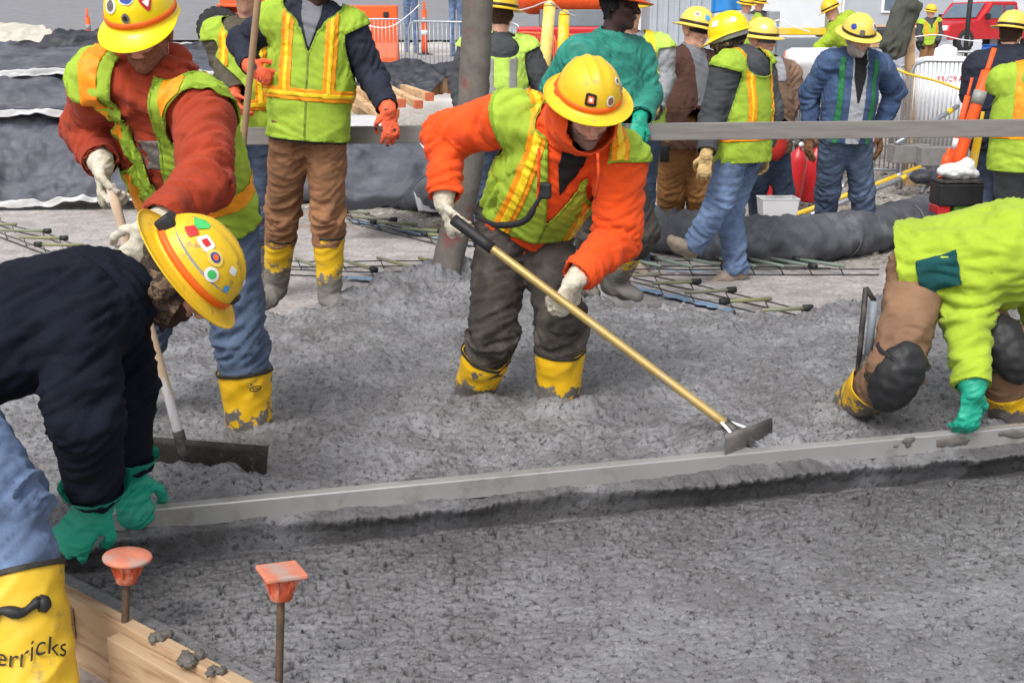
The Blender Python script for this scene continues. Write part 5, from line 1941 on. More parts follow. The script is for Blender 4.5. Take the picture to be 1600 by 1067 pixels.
# blue layout paint on the base
BLUEP = mat('layout_paint', srgb(132, 160, 190), .9, .1, 14, .2, 60)
ORPT = mat('layout_paint_orange', srgb(206, 140, 118), .9, .1, 14, .2, 60)
for i, (a_, b_, w, m_) in enumerate((((545, 345), (735, 385), .07, BLUEP), ((525, 435), (600, 440), .10, BLUEP), ((985, 450), (1150, 490), .09, BLUEP), ((1040, 425), (1110, 428), .06, BLUEP), ((575, 428), (620, 430), .05, ORPT))):
    a, b = G(*a_, -.19), G(*b_, -.19)
    n_ = 26
    e = nrm(b - a)
    s_ = np.cross(up3, e)
    V = []
    for k in range(n_):
        p = a + (b - a) * k / (n_ - 1)
        for sg in (-1, 1):
            ww = w * (.5 + .8 * random.random()) * (.3 if k in (0, n_ - 1) else 1)
            V.append(p + s_ * sg * ww * .5)
    V = np.array(V)
    V[:, 2] = -.176
    o_ = mk('paint_mark', V, [(2 * k, 2 * k + 1, 2 * k + 3, 2 * k + 2) for k in range(n_ - 1) if random.random() < .8], m_, ground)

# ------------------------------------------------------------------ gravel
stn = []
base_s = [lathe_data([(.001, -.5), (.75, -.3), (1.0, .05), (.6, .45), (.001, .55)], 5, (0, 0, 0), None, False)]
Vs, Fs, nb = [], [], 0
for k in range(5200):
    Y = random.uniform(9.6, 17)
    x = random.uniform(-.06, .52) * Y
    if Y + .42 * x < 9.8:
        continue
    s_ = random.choice((.012, .018, .018, .028, .04)) * random.uniform(.7, 1.3)
    V, Fc = base_s[0]
    an = random.random() * 6.28
    R = np.array([[math.cos(an), -math.sin(an), 0], [math.sin(an), math.cos(an), 0], [0, 0, 1]])
    v = (V * np.array([s_, s_ * random.uniform(.6, 1), s_ * .7]) * (1 + .25 * RNG.normal(size=V.shape))) @ R.T
    Vs.append(v + np.array([x, Y, float(zg(x, Y)) + s_ * .15]))
    Fs += [tuple(i + nb for i in f) for f in Fc]
    nb += len(V)
o_ = mk('gravel', np.concatenate(Vs), Fs, mat('gravel_stone', srgb(150, 145, 138), .9, .35, 3, .4, 60, col2=srgb(106, 96, 86), c2scale=6), smooth=False)
tag(o_, 'loose grey gravel scattered on the ground behind the slab', 'gravel', kind='stuff')


# ------------------------------------------------------------------ barriers, posts
def barrier(label, p0, p1, H=1.08, m=STEEL, grp='crowd control barriers', bars=16, r=.019):
    p0, p1 = np.asarray(p0, float), np.asarray(p1, float)
    t = thing('barrier', (p0 + p1) / 2, label, 'barrier', grp)
    e = p1 - p0
    L_ = np.linalg.norm(e)
    e = e / L_
    up_ = up3
    c = .14
    pts = [p0 + up_ * .02, p0 + up_ * (H - c), p0 + up_ * (H - .04) + e * .04, p0 + up_ * H + e * c, p1 + up_ * H - e * c, p1 + up_ * (H - .04) - e * .04, p1 + up_ * (H - c), p1 + up_ * .02]
    mk('frame', *tube_data(pts, r, 10), m, t)
    mk('bottom_rail', *tube_data([p0 + up_ * .2, p1 + up_ * .2], r * .85, 8), m, t)
    me = None
    for k in range(1, bars):
        b_ = p0 + e * L_ * k / bars
        if me is None:
            o = mk('bar', *tube_data([up_ * .2, up_ * (H - .01)], .0085, 6), m, t)
            me = o.data
        else:
            o = bpy.data.objects.new('bar', me)
            link(o, t)
        o.location = tuple(b_)
    s_ = np.cross(up_, e)
    for p in (p0 + e * .25, p1 - e * .25):
        mk('foot', *tube_data([p + s_ * .28 + up_ * .01, p + s_ * .2 + up_ * .06, p - s_ * .2 + up_ * .06, p - s_ * .28 + up_ * .01], r * .8, 8), m, t)
    return t


def at_base(px, Y):
    """ground point below a pixel column at a distance"""
    d = ray(px, 60)
    x = d[0] / d[1] * Y
    for _ in range(3):
        x = (px - 800) / FPX * (Y * math.cos(PITCH) + (CAM_Z - float(zg(x, Y))) * math.sin(PITCH))
    return np.array([x, Y, float(zg(x, Y))])


def seg(px0, px1, Y0, Y1):
    return at_base(px0, Y0), at_base(px1, Y1)


barrier('steel barrier behind the standing man, left one of the pair', *seg(540, 634, 24.6, 24.6), 1.12)
barrier('steel barrier left of the concrete hose, right one of the pair', *seg(640, 745, 24.0, 23.6), 1.12)
barrier('steel barrier between the hose and the orange barrier', *seg(765, 812, 23.6, 23.2), 1.12)
ORB = mat('barrier_orange', srgb(214, 110, 66), .55, .1, 10, .06, 60)
barrier('orange painted barrier left of the yellow posts', *seg(804, 868, 20.5, 20.0), 1.15, ORB)
barrier('orange painted barrier behind the teal jacket', *seg(872, 945, 20.0, 19.6), 1.15, ORB)
barrier('steel barrier leaning across behind the brown jacket', *seg(1012, 1052, 15.5, 17.5), 1.2)
barrier('steel barrier beside the tan jacket', *seg(1212, 1278, 13.4, 13.3), 1.34)
barrier('steel barrier behind the denim jacket', *seg(1286, 1400, 13.3, 13.0), 1.34)
barrier('steel barrier in front of the white propane tank', *seg(1408, 1512, 12.9, 12.6), 1.40)
barrier('steel barrier behind the propane tank, far one', *seg(1390, 1530, 15.6, 15.2), 1.25)
barrier('second steel barrier row behind the white bin', *seg(1205, 1300, 15.8, 15.6), 1.3)
barrier('second steel barrier row behind the denim jacket', *seg(1306, 1392, 15.6, 15.4), 1.3)
barrier('steel barrier between the brown jacket and the walking man', *seg(1056, 1130, 16.0, 15.8), 1.25)
barrier('orange rail barrier behind the hanging coat', *seg(1400, 1560, 17.6, 17.2), 1.2, ORB)
barrier('distant grey barrier in front of the red pickup', *seg(1470, 1620, 24.0, 23.6), 1.1)


def post(label, px, Y, H, r, m, lean=0, cap=True):
    b = at_base(px, Y)
    t = thing('bollard', b, label, 'bollard', 'yellow posts')
    top = b + up3 * H + np.array([lean, 0, 0])
    mk('pole', *tube_data([b, b + (top - b) * .5, top], r, 16), m, t)
    V, Fc = lathe_data([(r * 1.02, 0), (r * .95, r * .4), (r * .55, r * .8), (.001, r)], 16, top)
    mk('dome_cap', V, Fc, m, t)


YELF = mat('yellow_faded', srgb(232, 206, 120), .6, .08, 10, .06, 60, col2=srgb(222, 190, 80), c2scale=4)
post('tall faded yellow post leaning slightly beside the teal jacket', 843, 17.6, 1.72, .088, YELF, .14)
post('shorter bright yellow post beside the tall yellow post', 874, 18.4, 1.55, .085, YELP, .06)


def delineator(label, b, H=1.07, r=.055, tilt=(0, 0), base=True, bands=2, grp='orange delineator posts', m=ORP):
    t = thing('delineator', b, label, 'delineator', grp)
    d = nrm(np.array([tilt[0], tilt[1], 1.0]))
    q = lambda k: b + d * H * k
    mk('post', *tube_data([q(0), q(.3), q(.7), q(.93)], [r * 1.1, r, r * .95, r * .9], 14), m, t)
    mk('handle', *tube_data([q(.93), q(.95), q(1.1)], [r * .5, r * .42, r * .42], 10), m, t)
    for k in range(bands):
        c = .42 + .26 * k
        mk('reflective_band', *tube_data([q(c), q(c + .10)], r * 1.06, 14), STR_S if k else WHT, t)
    if base:
        V, Fc = lathe_data([(.2, .0), (.2, .03), (.12, .05), (r * 1.15, .07)], 8, b)
        mk('rubber_base', V, Fc, BLACKR, t, False)


delineator('orange delineator beyond the blankets at upper left', at_base(143, 27.0) + up3 * 0, 1.1)
delineator('orange and white delineator behind the left steel barriers', at_base(664, 29.0), 1.15, .07)
delineator('orange delineator carrying rope by the grey lift', at_base(1217, 14.6), 1.3, .05, (0, 0), True, 0)
delineator('small orange delineator behind the brown jacket', at_base(1058, 18.0), 1.1, .05)
delineator('tall orange delineator leaning right beside the navy coat', P(1482, 300, 9.3), 1.05, .048, (.24, .04), False)
delineator('thin orange delineator leaning left of the tall one', P(1474, 300, 9.45), .84, .026, (.17, .03), False, 1)
delineator('thin short orange delineator in the leaning bundle', P(1468, 296, 9.2), .30, .036, (.14, .0), False, 0)
delineator('yellow post standing in the leaning bundle of orange posts', P(1512, 300, 9.6), .60, .034, (.1, .02), False, 0, 'orange delineator posts', YELP)
delineator('orange delineator behind the distant lime vest', at_base(1466, 22.5), 1.0, .06, (0, 0), True, 1)
delineator('orange delineator in front of the white tank body', at_base(1476, 22.0), .9, .06, (0, 0), True, 1)


def ribbon(label, pts, r, m, cat='rope', name='rope'):
    o = mk(name, *tube_data(spline(pts, 40), r, 6), m)
    tag(o, label, cat)


ribbon('white rope sagging along the left steel barriers', [P(545, 20, 24.2), P(575, 40, 24), P(610, 42, 23.9), P(640, 22, 23.8), P(655, 8, 23.8)], .010, WHT)
ribbon('white rope rising to the tall yellow post', [P(790, 22, 19), P(830, 12, 17), P(857, 4, 13.9), P(880, 18, 16), P(900, 26, 17)], .009, WHT)
ribbon('white rope tied to the orange delineator by the lift', [P(1195, 44, 14.6), P(1217, 32, 14.6), P(1240, 42, 14.4), P(1265, 50, 14)], .008, WHT)
ribbon('yellow caution tape sagging past the propane tank', [P(1390, 103, 12.6), P(1420, 116, 12.5), P(1460, 126, 12.45), P(1500, 140, 12.4)], .014, YELP, 'caution tape', 'caution_tape')
ribbon('white tape strung behind the hanging coat', [P(1428, 58, 17.4), P(1465, 55, 17.4), P(1500, 62, 17.4), P(1535, 66, 17.4)], .009, WHT, 'tape', 'tape')


# ------------------------------------------------------------------ propane tank, poles, small gear on the gravel
def tank(label, c, r, L_):
    t = thing('propane_tank', c - up3 * r, label, 'tank')
    prof = [(.001, -L_ / 2 - r * .55)]
    for k in range(1, 8):
        a = math.pi / 2 * k / 8
        prof.append((r * math.sin(a), -L_ / 2 - r * .55 * math.cos(a)))
    prof.append((r, -L_ / 2))
    prof += [(r, L_ / 2)] + [(r * math.cos(math.pi / 2 * k / 8), L_ / 2 + r * .55 * math.sin(math.pi / 2 * k / 8)) for k in range(1, 8)] + [(.001, L_ / 2 + r * .55)]
    R = np.array([[0, 0, 1], [1, 0, 0], [0, 1, 0]], float)
    V, Fc = lathe_data(prof, 36, c, R, False)
    mk('shell', V, Fc, WHT, t)
    V, Fc = lathe_data([(.12, 0), (.13, .02), (.12, .10), (.03, .14)], 18, c + up3 * r * .98)
    mk('valve_dome', V, Fc, WHT, t)
    for s_ in (-.3, .3):
        mk('saddle', *box_data(c + np.array([s_ * L_, 0, -r - .06]), (.08, r * 1.1, .2)), GREYM, t, False)
    cu = bpy.data.curves.new('lettering', 'FONT')
    cu.body = 'PROPANE'
    cu.size = .095
    cu.align_x = 'CENTER'
    cu.extrude = .002
    cu.materials.append(RED)
    tmp = bpy.data.objects.new('lettering_source', cu)
    me = bpy.data.meshes.new_from_object(tmp)
    bpy.data.objects.remove(tmp)
    o = bpy.data.objects.new('lettering', me)
    link(o, t)
    an = math.radians(32)
    o.location = tuple(c + np.array([-.03, -r * math.cos(an) - .012, r * math.sin(an) + .0]))
    o.rotation_euler = (math.pi / 2 - an, 0, 0)
    return t


tank('white propane tank with red lettering behind a steel barrier', P(1470, 166, 13.6), .56, .42)

POLES = [((1196, 326), (1300, 262), 11.6, 11.9, WHT, 'white pole lying nearest the red extinguishers'), ((1400, 225), (1497, 166), 12.2, 12.6, STEEL, 'grey pole leaning up towards the orange posts'),
         ((1222, 344), (1438, 262), 10.8, 11.6, YELP, 'yellow pole lying on the gravel behind the denim man'), ((1228, 352), (1444, 265), 10.6, 11.5, STEEL, 'silver pole lying on the gravel behind the denim man')]
for a_, b_, Y0, Y1, m_, lb in POLES:
    t = thing('pole', P(*a_, Y0), lb, 'pole', 'poles on the gravel')
    a, b = P(*a_, Y0), P(*b_, Y1)
    mk('tube', *tube_data([a, (a + b) / 2, b], .026, 12), m_, t)
    e = nrm(b - a)
    mk('coupling', *tube_data([a + (b - a) * .82, a + (b - a) * .82 + e * .07], .029, 12), YELP if m_ is STEEL else STEEL, t)


def extinguisher(label, b, tilt):
    t = thing('fire_extinguisher', b, label, 'extinguisher', 'fire extinguishers')
    d = nrm(np.array([tilt, 0, 1.0]))
    x, s_, u_ = frame_from(d)
    R = np.stack([s_, np.cross(d, s_), d], 1)
    mk('cylinder', *lathe_data([(.07, 0), (.085, .02), (.085, .42), (.07, .49), (.03, .53), (.026, .56)], 20, b, R), REDP, t)
    mk('valve', *box_data(b + d * .59, (.05, .09, .06), R), DARKST, t, False, bevel=.008)
    mk('lever', *beam_data(b + d * .62, b + d * .66 + s_ * .12, .025, .012), DARKST, t, False)
    mk('hose', *tube_data(spline([b + d * .59, b + d * .62 - s_ * .12, b + d * .4 - s_ * .13, b + d * .12 - s_ * .10], 16), .012, 8), BLACKR, t)
    mk('gauge', *lathe_data([(.025, 0), (.025, .012)], 14, b + d * .58 - np.array([0, .05, 0]), np.array([[1, 0, 0], [0, 0, -1], [0, 1, 0.]])), WHT, t)


extinguisher('red fire extinguisher leaning beside the brown glove', P(1236, 318, 11.3), .09)
extinguisher('red fire extinguisher behind the jeans of the tan-jacket man', P(1208, 322, 11.6), -.05)
extinguisher('red fire extinguisher half hidden by the denim man', P(1262, 316, 11.6), .12)
t = thing('red_bag', P(1209, 228, 9.1), 'round red bag hanging at the hip of the tan-jacket man', 'bag')
V, T = surfnet(field([ball(P(1209, 228, 9.1), (.105, .06, .12)), cone(P(1205, 214, 9.1), P(1214, 214, 9.1), .05, .05)], .012, .03))
mk('pouch', V, T, mat('bag_red', srgb(186, 44, 36), .8, .1, 8, .2, 60), t)
mk('strap', *tube_data(spline([P(1200, 216, 9.1), P(1204, 190, 9.08), P(1214, 214, 9.1)], 10), .008, 6), BLACKC, t)

t = thing('white_tub', P(1214, 352, 8.98), 'white plastic tub lying behind the fabric roll', 'tub')
V, Fc = [], []
c = P(1214, 336, 9.35)
for (z, s_) in ((-.13, .8), (.13, 1.0), (.145, 1.06), (.145, .96), (-.09, .76)):
    for (x, y) in ((-1, -1), (1, -1), (1, 1), (-1, 1)):
        V.append(c + np.array([x * .15 * s_, y * .12 * s_, z]))
Fc = [(4 * i + k, 4 * i + (k + 1) % 4, 4 * i + 4 + (k + 1) % 4, 4 * i + 4 + k) for i in range(4) for k in range(4)] + [(3, 2, 1, 0), (16, 17, 18, 19)]
mk('tub_body', V, Fc, WHT, t, False, bevel=.012)

for i, (px, py, Y, lb) in enumerate(((1420, 240, 12.3, 'left concrete block below the propane tank'), (1462, 244, 12.2, 'right concrete block below the propane tank'))):
    t = thing('concrete_block', P(px, py + 10, Y), lb, 'block', 'concrete blocks')
    R = np.array([[math.cos(.1), -math.sin(.1), 0], [math.sin(.1), math.cos(.1), 0], [0, 0, 1]])
    mk('block', *box_data(P(px, py, Y), (.40, .2, .19), R), mat('cmu', srgb(128, 126, 124), .9, .12, 14, .6, 90), t, False, bevel=.008)

# black tool box with a white bag
t = thing('tool_case', P(1493, 330, 9.0), 'black tool case with green base standing behind the fabric roll', 'case')
c = P(1494, 302, 9.05)
mk('case_body', *box_data(c, (.34, .24, .17)), BLACKR, t, False, bevel=.012)
mk('case_lid', *box_data(c + up3 * .10, (.345, .245, .022)), DARKST, t, False, bevel=.006)
mk('case_foot', *box_data(c - up3 * .12 + np.array([.06, 0, 0]), (.2, .2, .07)), mat('green_tool', srgb(90, 130, 50), .6), t, False, bevel=.01)
mk('case_foot', *box_data(c - up3 * .12 + np.array([-.12, 0, 0]), (.1, .2, .07)), REDP, t, False, bevel=.01)
V, T = surfnet(field([ball(c + np.array([-.04, 0, .17]), (.13, .09, .06)), ball(c + np.array([.05, -.01, .20]), (.07, .06, .08)), ball(c + np.array([.09, 0, .15]), (.08, .07, .04))], .011, .03))
V = V + normals(V, T) * (.014 * fbm(V * 16, 3))[:, None]
o_ = mk('plastic_bag', V, T, WHT)
tag(o_, 'crumpled white plastic bag lying on the black tool case', 'bag')
t = thing('dark_sack', P(1452, 278, 11.0), 'dark sack lying on the gravel left of the orange posts', 'sack')
V, T = surfnet(field([ball(P(1450, 278, 11.0), (.17, .1, .07)), ball(P(1438, 276, 11.0), (.1, .09, .06))], .014, .03))
mk('sack_body', V + normals(V, T) * (.012 * fbm(V * 12, 2))[:, None], T, BLKD, t)

# white bin over the barrier
t = thing('white_bin', P(1272, 130, 13.0), 'white plastic bin hung on the steel barrier beside the denim man', 'bin')
c = P(1272, 103, 13.05)
V = []
for (z, sx, sy) in ((-.27, .22, .16), (-.02, .25, .2), (.0, .30, .22), (.06, .31, .23), (.16, .30, .22), (.19, .24, .2)):
    for k in range(16):
        a = 2 * math.pi * (k + .5) / 16
        ca, sa = math.copysign(abs(math.cos(a)) ** .45, math.cos(a)), math.copysign(abs(math.sin(a)) ** .45, math.sin(a))
        V.append(c + np.array([ca * sx, sa * sy, z]))
Fc = [(16 * i + k, 16 * i + (k + 1) % 16, 16 * i + 16 + (k + 1) % 16, 16 * i + 16 + k) for i in range(5) for k in range(16)] + [tuple(range(16))[::-1], tuple(range(80, 96))]
mk('bin_body', V, Fc, WHT, t)
mk('bin_label', *box_data(c + np.array([.05, -.235, .1]), (.16, .004, .05)), mat('pink_label', srgb(226, 170, 190), .6), t, False)

# coat on a wooden post
t = thing('wooden_post', at_base(1418, 12.9), 'weathered wooden post beside the steel barrier', 'post')
pb = at_base(1420, 13.2)
mk('post', *beam_data(pb, P(1422, 8, 13.2), .09, .09), WOOD, t, False, bevel=.006)
pcs = P(1408, 42, 13.05)
pr = [cone(P(1418, 14, 13.1), P(1398, 72, 13.0), .13, .15, .5, np.array([1., 0, 0]), .06), cone(P(1404, 22, 13.05), P(1392, 70, 12.98), .09, .10, .6, np.array([1., 0, 0]), .05), cone(P(1425, 12, 13.1), P(1412, 12, 13.1), .10, .10, k=.05)]
V, T = surfnet(field(pr, .014, .04))
V = wrinkle(V, T, [(P(1415, 12, 13.1), P(1395, 74, 13.0), 1.0)], .02, 3, 5.0, 12)
tag(mk('coat', V, T, mat('coat_olive', srgb(74, 76, 68), .95, .15, 8, .35, 100)), 'dark olive coat draped over the wooden post', 'coat')


# ------------------------------------------------------------------ machines, vehicles and cabins beyond
def bx(name, c, s, m, t, bevel=.02, R=None):
    return mk(name, *box_data(c, s, R), m, t, False, bevel=bevel)


def wheel(name, c, r, w, m_hub, t, axis=(1, 0, 0)):
    a, s_, u_ = frame_from(axis)
    R = np.stack([s_, u_, a], 1)
    o = mk(name, *lathe_data([(r * .62, -w / 2), (r * .94, -w / 2), (r, -w * .36), (r, w * .36), (r * .94, w / 2), (r * .62, w / 2)], 28, c, R, False), TYRE, t)
    mk('hub', *lathe_data([(.001, -w * .42), (r * .2, -w * .42), (r * .55, -w * .36), (r * .62, -w * .48), (r * .62, w * .48), (r * .3, w * .36), (.001, w * .38)], 24, c, R, False), m_hub, o)
    for k in range(18):
        an = 2 * math.pi * k / 18
        d = R @ np.array([math.cos(an), math.sin(an), 0])
        mk('tread', *beam_data(c + d * r + a * w * .45, c + d * r - a * w * .02 + np.cross(a, d) * .06, .06, .03, d), TYRE, o, False)
    return o


# telehandler at the upper left
b = at_base(345, 30)
t = thing('telehandler', b, 'orange telehandler with big black tyre at the top behind the hard hats', 'machine')
wheel('wheel', b + np.array([0, 0, .55]), .55, .45, mat('hub_cream', srgb(220, 214, 196), .5), t, (.25, -1, 0))
wheel('wheel', b + np.array([2.6, .2, .55]), .55, .45, _M['hub_cream'], t, (.25, -1, 0))
bx('chassis', b + np.array([1.3, .6, .75]), (2.3, 1.2, .45), mat('machine_orange', srgb(222, 92, 44), .45, .08, 4, .05, 30), t, .05)
bx('body', b + np.array([1.3, .7, 1.4]), (2.6, 1.1, .9), _M['machine_orange'], t, .08)
bx('fender', b + np.array([.35, .3, 1.12]), (.7, .9, .08), _M['machine_orange'], t, .02)
bx('boom', b + np.array([1.0, .4, 2.0]), (4.2, .35, .4), _M['machine_orange'], t, .03)
MO = _M['machine_orange']

# orange water-filled barrier behind steel barrier
b = at_base(585, 26.5)
t = thing('plastic_barrier', b, 'orange plastic water-filled barrier behind the left steel barrier', 'barrier')
prof = [(-.3, 0), (-.3, .18), (-.12, .5), (-.1, 1.3), (.1, 1.3), (.12, .5), (.3, .18), (.3, 0)]
V = [b + np.array([x_, y, z]) for x_ in (-.62, .55) for (y, z) in prof]
mk('shell', V, [(i, (i + 1) % 8, 8 + (i + 1) % 8, 8 + i) for i in range(8)] + [tuple(range(8))[::-1], tuple(range(8, 16))], ORP, t, False, bevel=.03)
bx('fill_cap', b + np.array([.3, -.13, 1.1]), (.12, .06, .12), BLACKR, t)

# orange boom lift
b = at_base(885, 26.0)
t = thing('boom_lift', b, 'orange boom lift with rounded body above the teal jacket', 'machine')
pr = [cone(b + np.array([-.75, 0, 1.55]), b + np.array([1.2, 0, 1.45]), .42, .30, 1.2, np.array([0, 0, 1.]), .1), ball(b + np.array([-.6, 0, 1.7]), (.5, .5, .45), None, .1)]
V, T = surfnet(field(pr, .05, .1))
mk('counterweight', V, T, ORP, t)
bx('turntable', b + np.array([.2, 0, 1.05]), (1.6, 1.0, .35), GREYM, t)
bx('chassis', b + np.array([.2, 0, .55]), (2.2, 1.3, .4), DARKST, t, .04)
for x_ in (-.8, 1.1):
    wheel('wheel', b + np.array([x_, -.7, .42]), .42, .3, WHT, t, (0, -1, 0))
bx('label_plate', b + np.array([-.2, -.47, 1.75]), (.4, .03, .16), WHT, t, .005)

# red machine with round white wheel behind the orange barrier
b = at_base(842, 21.5)
t = thing('red_compressor', b, 'dark red tow-behind compressor with white wheel hub behind the orange barrier', 'machine')
bx('body', b + np.array([.45, .3, .8]), (1.7, .8, .75), REDP, t, .05)
bx('frame', b + np.array([.3, .3, .4]), (1.9, .7, .1), DARKST, t, .02)
wheel('wheel', b + np.array([.0, -.14, .38]), .36, .22, WHT, t, (0, -1, 0))

# grey column and cabins
t = thing('storage_container', at_base(1035, 24), 'pale blue-grey steel container behind the teal jacket', 'container')
bb = at_base(1035, 24)
bx('box', bb + np.array([.35, .8, 1.3]), (1.3, 1.6, 2.6), mat('container_grey', srgb(166, 174, 182), .5, .06, 3, .05, 30), t, .02)
for k in range(6):
    bx('corrugation', bb + np.array([-.2 + k * .22, -.015, 1.3]), (.09, .05, 2.5), _M['container_grey'], t, .015)
t = thing('site_trailer', at_base(1130, 30), 'long pale grey site trailer behind the brown and tan jackets', 'trailer')
bb = at_base(1130, 30)
bx('wall', bb + np.array([.3, 1.2, 1.9]), (5.2, 2.4, 2.7), mat('trailer_white', srgb(206, 210, 214), .6, .04, 2, .05, 30), t, .03)
bx('skirt', bb + np.array([.3, 1.2, .3]), (5.1, 2.3, .55), GREYM, t, .02)
bx('window', bb + np.array([-1.3, -.01, 2.1]), (.8, .05, .7), GLASS, t, .01)
b = P(1136, 4, 21)
V, Fc = sheet_data(16, 10, lambda u, v: b + np.stack([(u - .5) * .55, .06 * np.sin(u * 9), (v - .5) * .32 + .06 * (u - .5)], 1))
tag(mk('blue_sheet', V, Fc, mat('tarp_blue', srgb(52, 134, 206), .6, .08), None, True, .02), 'bright blue plastic sheet hanging beside the distant pair of workers', 'sheet')

# grey and yellow lift platform
b = at_base(1242, 17)
t = thing('lift_platform', b, 'grey steel lift platform with yellow edge above the tan jacket', 'machine')
bx('deck', b + np.array([.0, .4, 1.62]), (.72, .9, .10), YELP, t, .01)
bx('apron', b + np.array([.0, .1, 1.36]), (.74, .5, .36), GREYM, t, .02)
for x_ in (-.40, .44):
    bx('leg', b + np.array([x_, .1, .95]), (.16, .18, 1.9), mat('steel_grey', srgb(146, 150, 152), .5, .08), t, .02)
bx('base', b + np.array([0, .3, .35]), (1.0, .9, .5), DARKST, t, .03)

# wrapped pallet load
b = at_base(1352, 19)
t = thing('wrapped_pallet', b, 'wide pallet load wrapped in pale plastic under a dark cover', 'pallet')
bx('load', b + np.array([0, .5, .85]), (1.15, 1.0, 1.2), mat('shrink_wrap', srgb(172, 176, 186), .35, .08, 5, .4, 14, spec=.5), t, .06)
bx('dark_cover', b + np.array([0, .45, 1.58]), (1.35, 1.15, .16), BLKD, t, .05)
bx('strapping', b + np.array([0, -.01, 1.38]), (1.17, .03, .07), WOOD, t, .005)
for x_ in (-.45, 0, .45):
    bx('runner', b + np.array([x_, .5, .12]), (.1, 1.0, .14), WOOD, t, .005)


# red pickup
def pickup(label, b, th):
    t = thing('pickup_truck', b, label, 'pickup')
    R = np.array([[math.cos(th), -math.sin(th), 0], [math.sin(th), math.cos(th), 0], [0, 0, 1]])
    q = lambda p: b + R @ np.array(p, float)
    # side profile, x forward
    side = [(2.6, .45), (2.65, .75), (2.55, 1.02), (1.35, 1.12), (1.15, 1.14), (.55, 1.78), (-.75, 1.80), (-1.0, 1.16), (-2.7, 1.14), (-2.72, .5)]
    V = [q((x, y, z)) for y, k in ((-.95, 1), (.95, 1)) for (x, z) in side]
    n = len(side)
    Fc = [(i, (i + 1) % n, n + (i + 1) % n, n + i) for i in range(n)] + [tuple(range(n))[::-1], tuple(range(n, 2 * n))]
    mk('body', V, Fc, REDP, t, False, bevel=.06)
    gv = [q((x, y, z)) for (x, y, z) in ((1.10, -.78, 1.20), (1.10, .78, 1.20), (.62, .70, 1.70), (.62, -.70, 1.70))]
    nf = R @ np.array([.76, 0, .65])
    mk('windscreen', np.array(gv) + nf * .035, [(0, 1, 2, 3)], GLASS, t, False, solid=.01)
    for sy in (-1, 1):
        for x0, x1 in ((.52, -.02), (-.10, -.62)):
            gv = [q((x0 + (.3 if x0 > .3 else 0), sy * .962, 1.2)), q((x1, sy * .962, 1.2)), q((x1, sy * .962, 1.66)), q((x0, sy * .962, 1.66))]
            mk('side_window', gv, [(0, 1, 2, 3)], GLASS, t, False, solid=.01)
        mk('headlight', *box_data(q((2.6, sy * .72, .84)), (.08, .32, .2), R), WHT, t, False, bevel=.03)
        mk('mirror', *box_data(q((.85, sy * 1.08, 1.26)), (.1, .18, .22), R), BLACKR, t, False, bevel=.03)
        for x_ in (1.75, -1.75):
            wheel('wheel', q((x_, sy * .86, .4)), .4, .26, STEEL, t, R @ np.array([0, 1.0, 0]))
    mk('grille', *box_data(q((2.64, 0, .82)), (.05, 1.0, .3), R), STEEL, t, False, bevel=.02)
    mk('bumper', *box_data(q((2.70, 0, .52)), (.16, 1.86, .2), R), STEEL, t, False, bevel=.04)
    mk('cargo_bed', *box_data(q((-1.85, 0, 1.13)), (1.5, 1.5, .06), R), BLACKR, t, False)
    return t


bt = at_base(1512, 44)
pickup('red pickup truck parked in the distance at upper right', bt + np.array([.3, 0, .35]), math.radians(208))
b = at_base(1496, 20.5)
t = thing('white_tank_body', b, 'low white plastic tank on a dark base behind the steel barriers', 'tank')
bx('tank_shell', b + np.array([.05, .3, .72]), (1.15, .7, .52), WHT, t, .16)
bx('dark_base', b + np.array([.05, .3, .36]), (1.1, .65, .2), BLACKR, t, .03)
bx('black_mark', b + np.array([.0, -.055, .78]), (.16, .008, .07), BLACKV, t, .002)
t = thing('dark_post', at_base(1503, 30), 'thin black post in front of the red pickup', 'post')
mk('pole', *tube_data([at_base(1503, 30), at_base(1503, 30) + up3 * 3.2], .06, 10), BLACKR, t)
mk('base_plate', *box_data(at_base(1503, 30) + up3 * .02, (.3, .3, .04)), BLACKR, t, False)
b = at_base(1548, 34)
t = thing('blue_drum', b, 'blue plastic drum beside the red pickup', 'drum')
mk('drum_body', *lathe_data([(.3, 0), (.33, .04), (.33, .42), (.345, .44), (.33, .46), (.33, .86), (.30, .9)], 24, b), mat('drum_blue', srgb(48, 96, 180), .5, .06), t)
mk('drum_lid', *lathe_data([(.34, .9), (.34, .93), (.28, .94), (.001, .94)], 24, b), mat('drum_blue2', srgb(40, 84, 160), .5, .06), t)
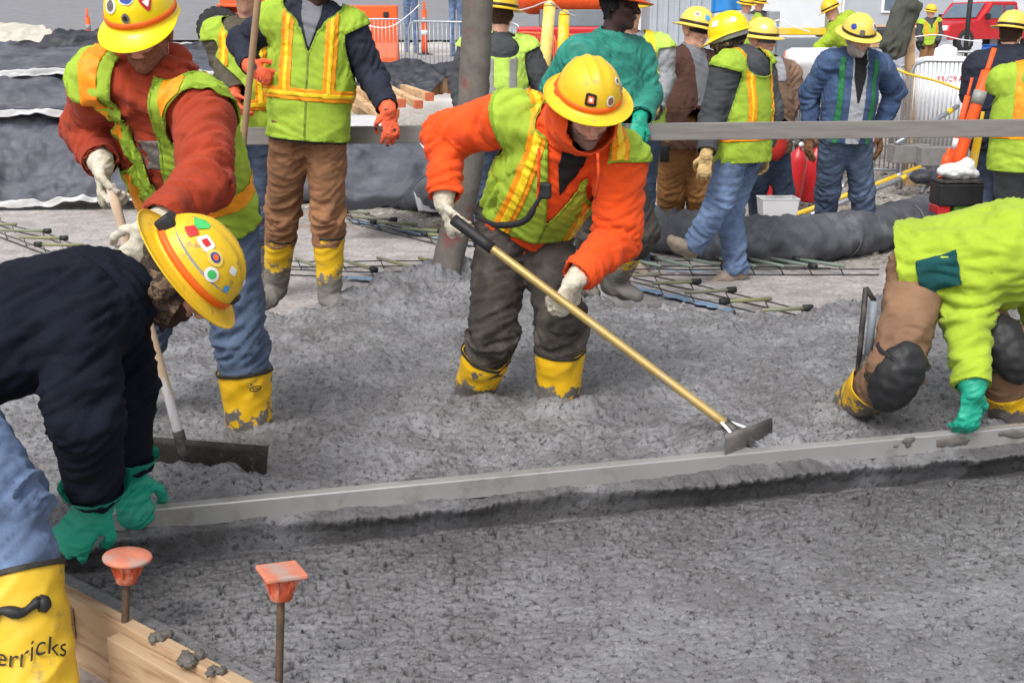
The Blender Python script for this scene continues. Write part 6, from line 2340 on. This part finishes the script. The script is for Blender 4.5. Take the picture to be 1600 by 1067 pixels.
# cabins closing the view at the upper right and top
b = at_base(1600, 52)
t = thing('site_cabin', b, 'long pale site cabin closing the view at upper right', 'cabin')
CAB = mat('cabin_wall', srgb(196, 200, 206), .6, .05, 1.5, .05, 20)
bx('wall', b + np.array([2.0, 2, 2.2]), (11.0, 3.0, 4.2), CAB, t, .04)
for k in range(4):
    w_ = bx('window', b + np.array([-1.6 + k * 2.4, .48, 1.75]), (1.0, .06, .9), GREYM, t, .02)
    bx('pane', b + np.array([-1.6 + k * 2.4, .44, 1.75]), (.82, .03, .72), GLASS, w_, .01)
for k in range(12):
    bx('wall_rib', b + np.array([-3.2 + k * .9, .47, 2.2]), (.06, .07, 4.1), CAB, t, .01)
b = at_base(1390, 48)
t = thing('site_cabin', b, 'grey site cabin with timber trim behind the hanging coat', 'cabin')
bx('wall', b + np.array([-2.2, 2, 2.0]), (9.5, 3.0, 4.4), mat('cabin_grey', srgb(166, 172, 180), .6, .05, 1.5, .05, 20), t, .04)
bx('trim', b + np.array([-2.2, .47, 1.2]), (9.4, .08, .16), WOOD, t, .01)
for k in range(3):
    w_ = bx('window', b + np.array([-5 + k * 2.6, .46, 2.2]), (1.1, .08, .9), WHT, t, .02)
    bx('pane', b + np.array([-5 + k * 2.6, .41, 2.2]), (.9, .03, .72), GLASS, w_, .01)

# the road behind the blankets
def strip(name, Y0, Y1, m, x0=-60, x1=8, dz=.03):
    xs = np.linspace(x0, x1, 60)
    ys = np.linspace(Y0, Y1, 24)
    X, Yv = np.meshgrid(xs, ys, indexing='ij')
    o = grid_obj(name, X, Yv, zg(X, Yv) + dz, m)
    tag(o, None, kind='structure')


strip('road', 33, 62, mat('asphalt', srgb(128, 128, 132), .9, .1, 2, .3, 60), -60, 6, .06)
strip('sidewalk', 62.5, 70, mat('pale_kerb', srgb(190, 186, 178), .9, .1, 2, .3, 30), -60, 6, .15)
strip('access_path', 25, 28.5, mat('path_grey', srgb(150, 148, 148), .9, .1, 2, .3, 30), -40, 1.2, .06)
for o in bpy.data.objects:
    if "_b" in o:
        del o["_b"]
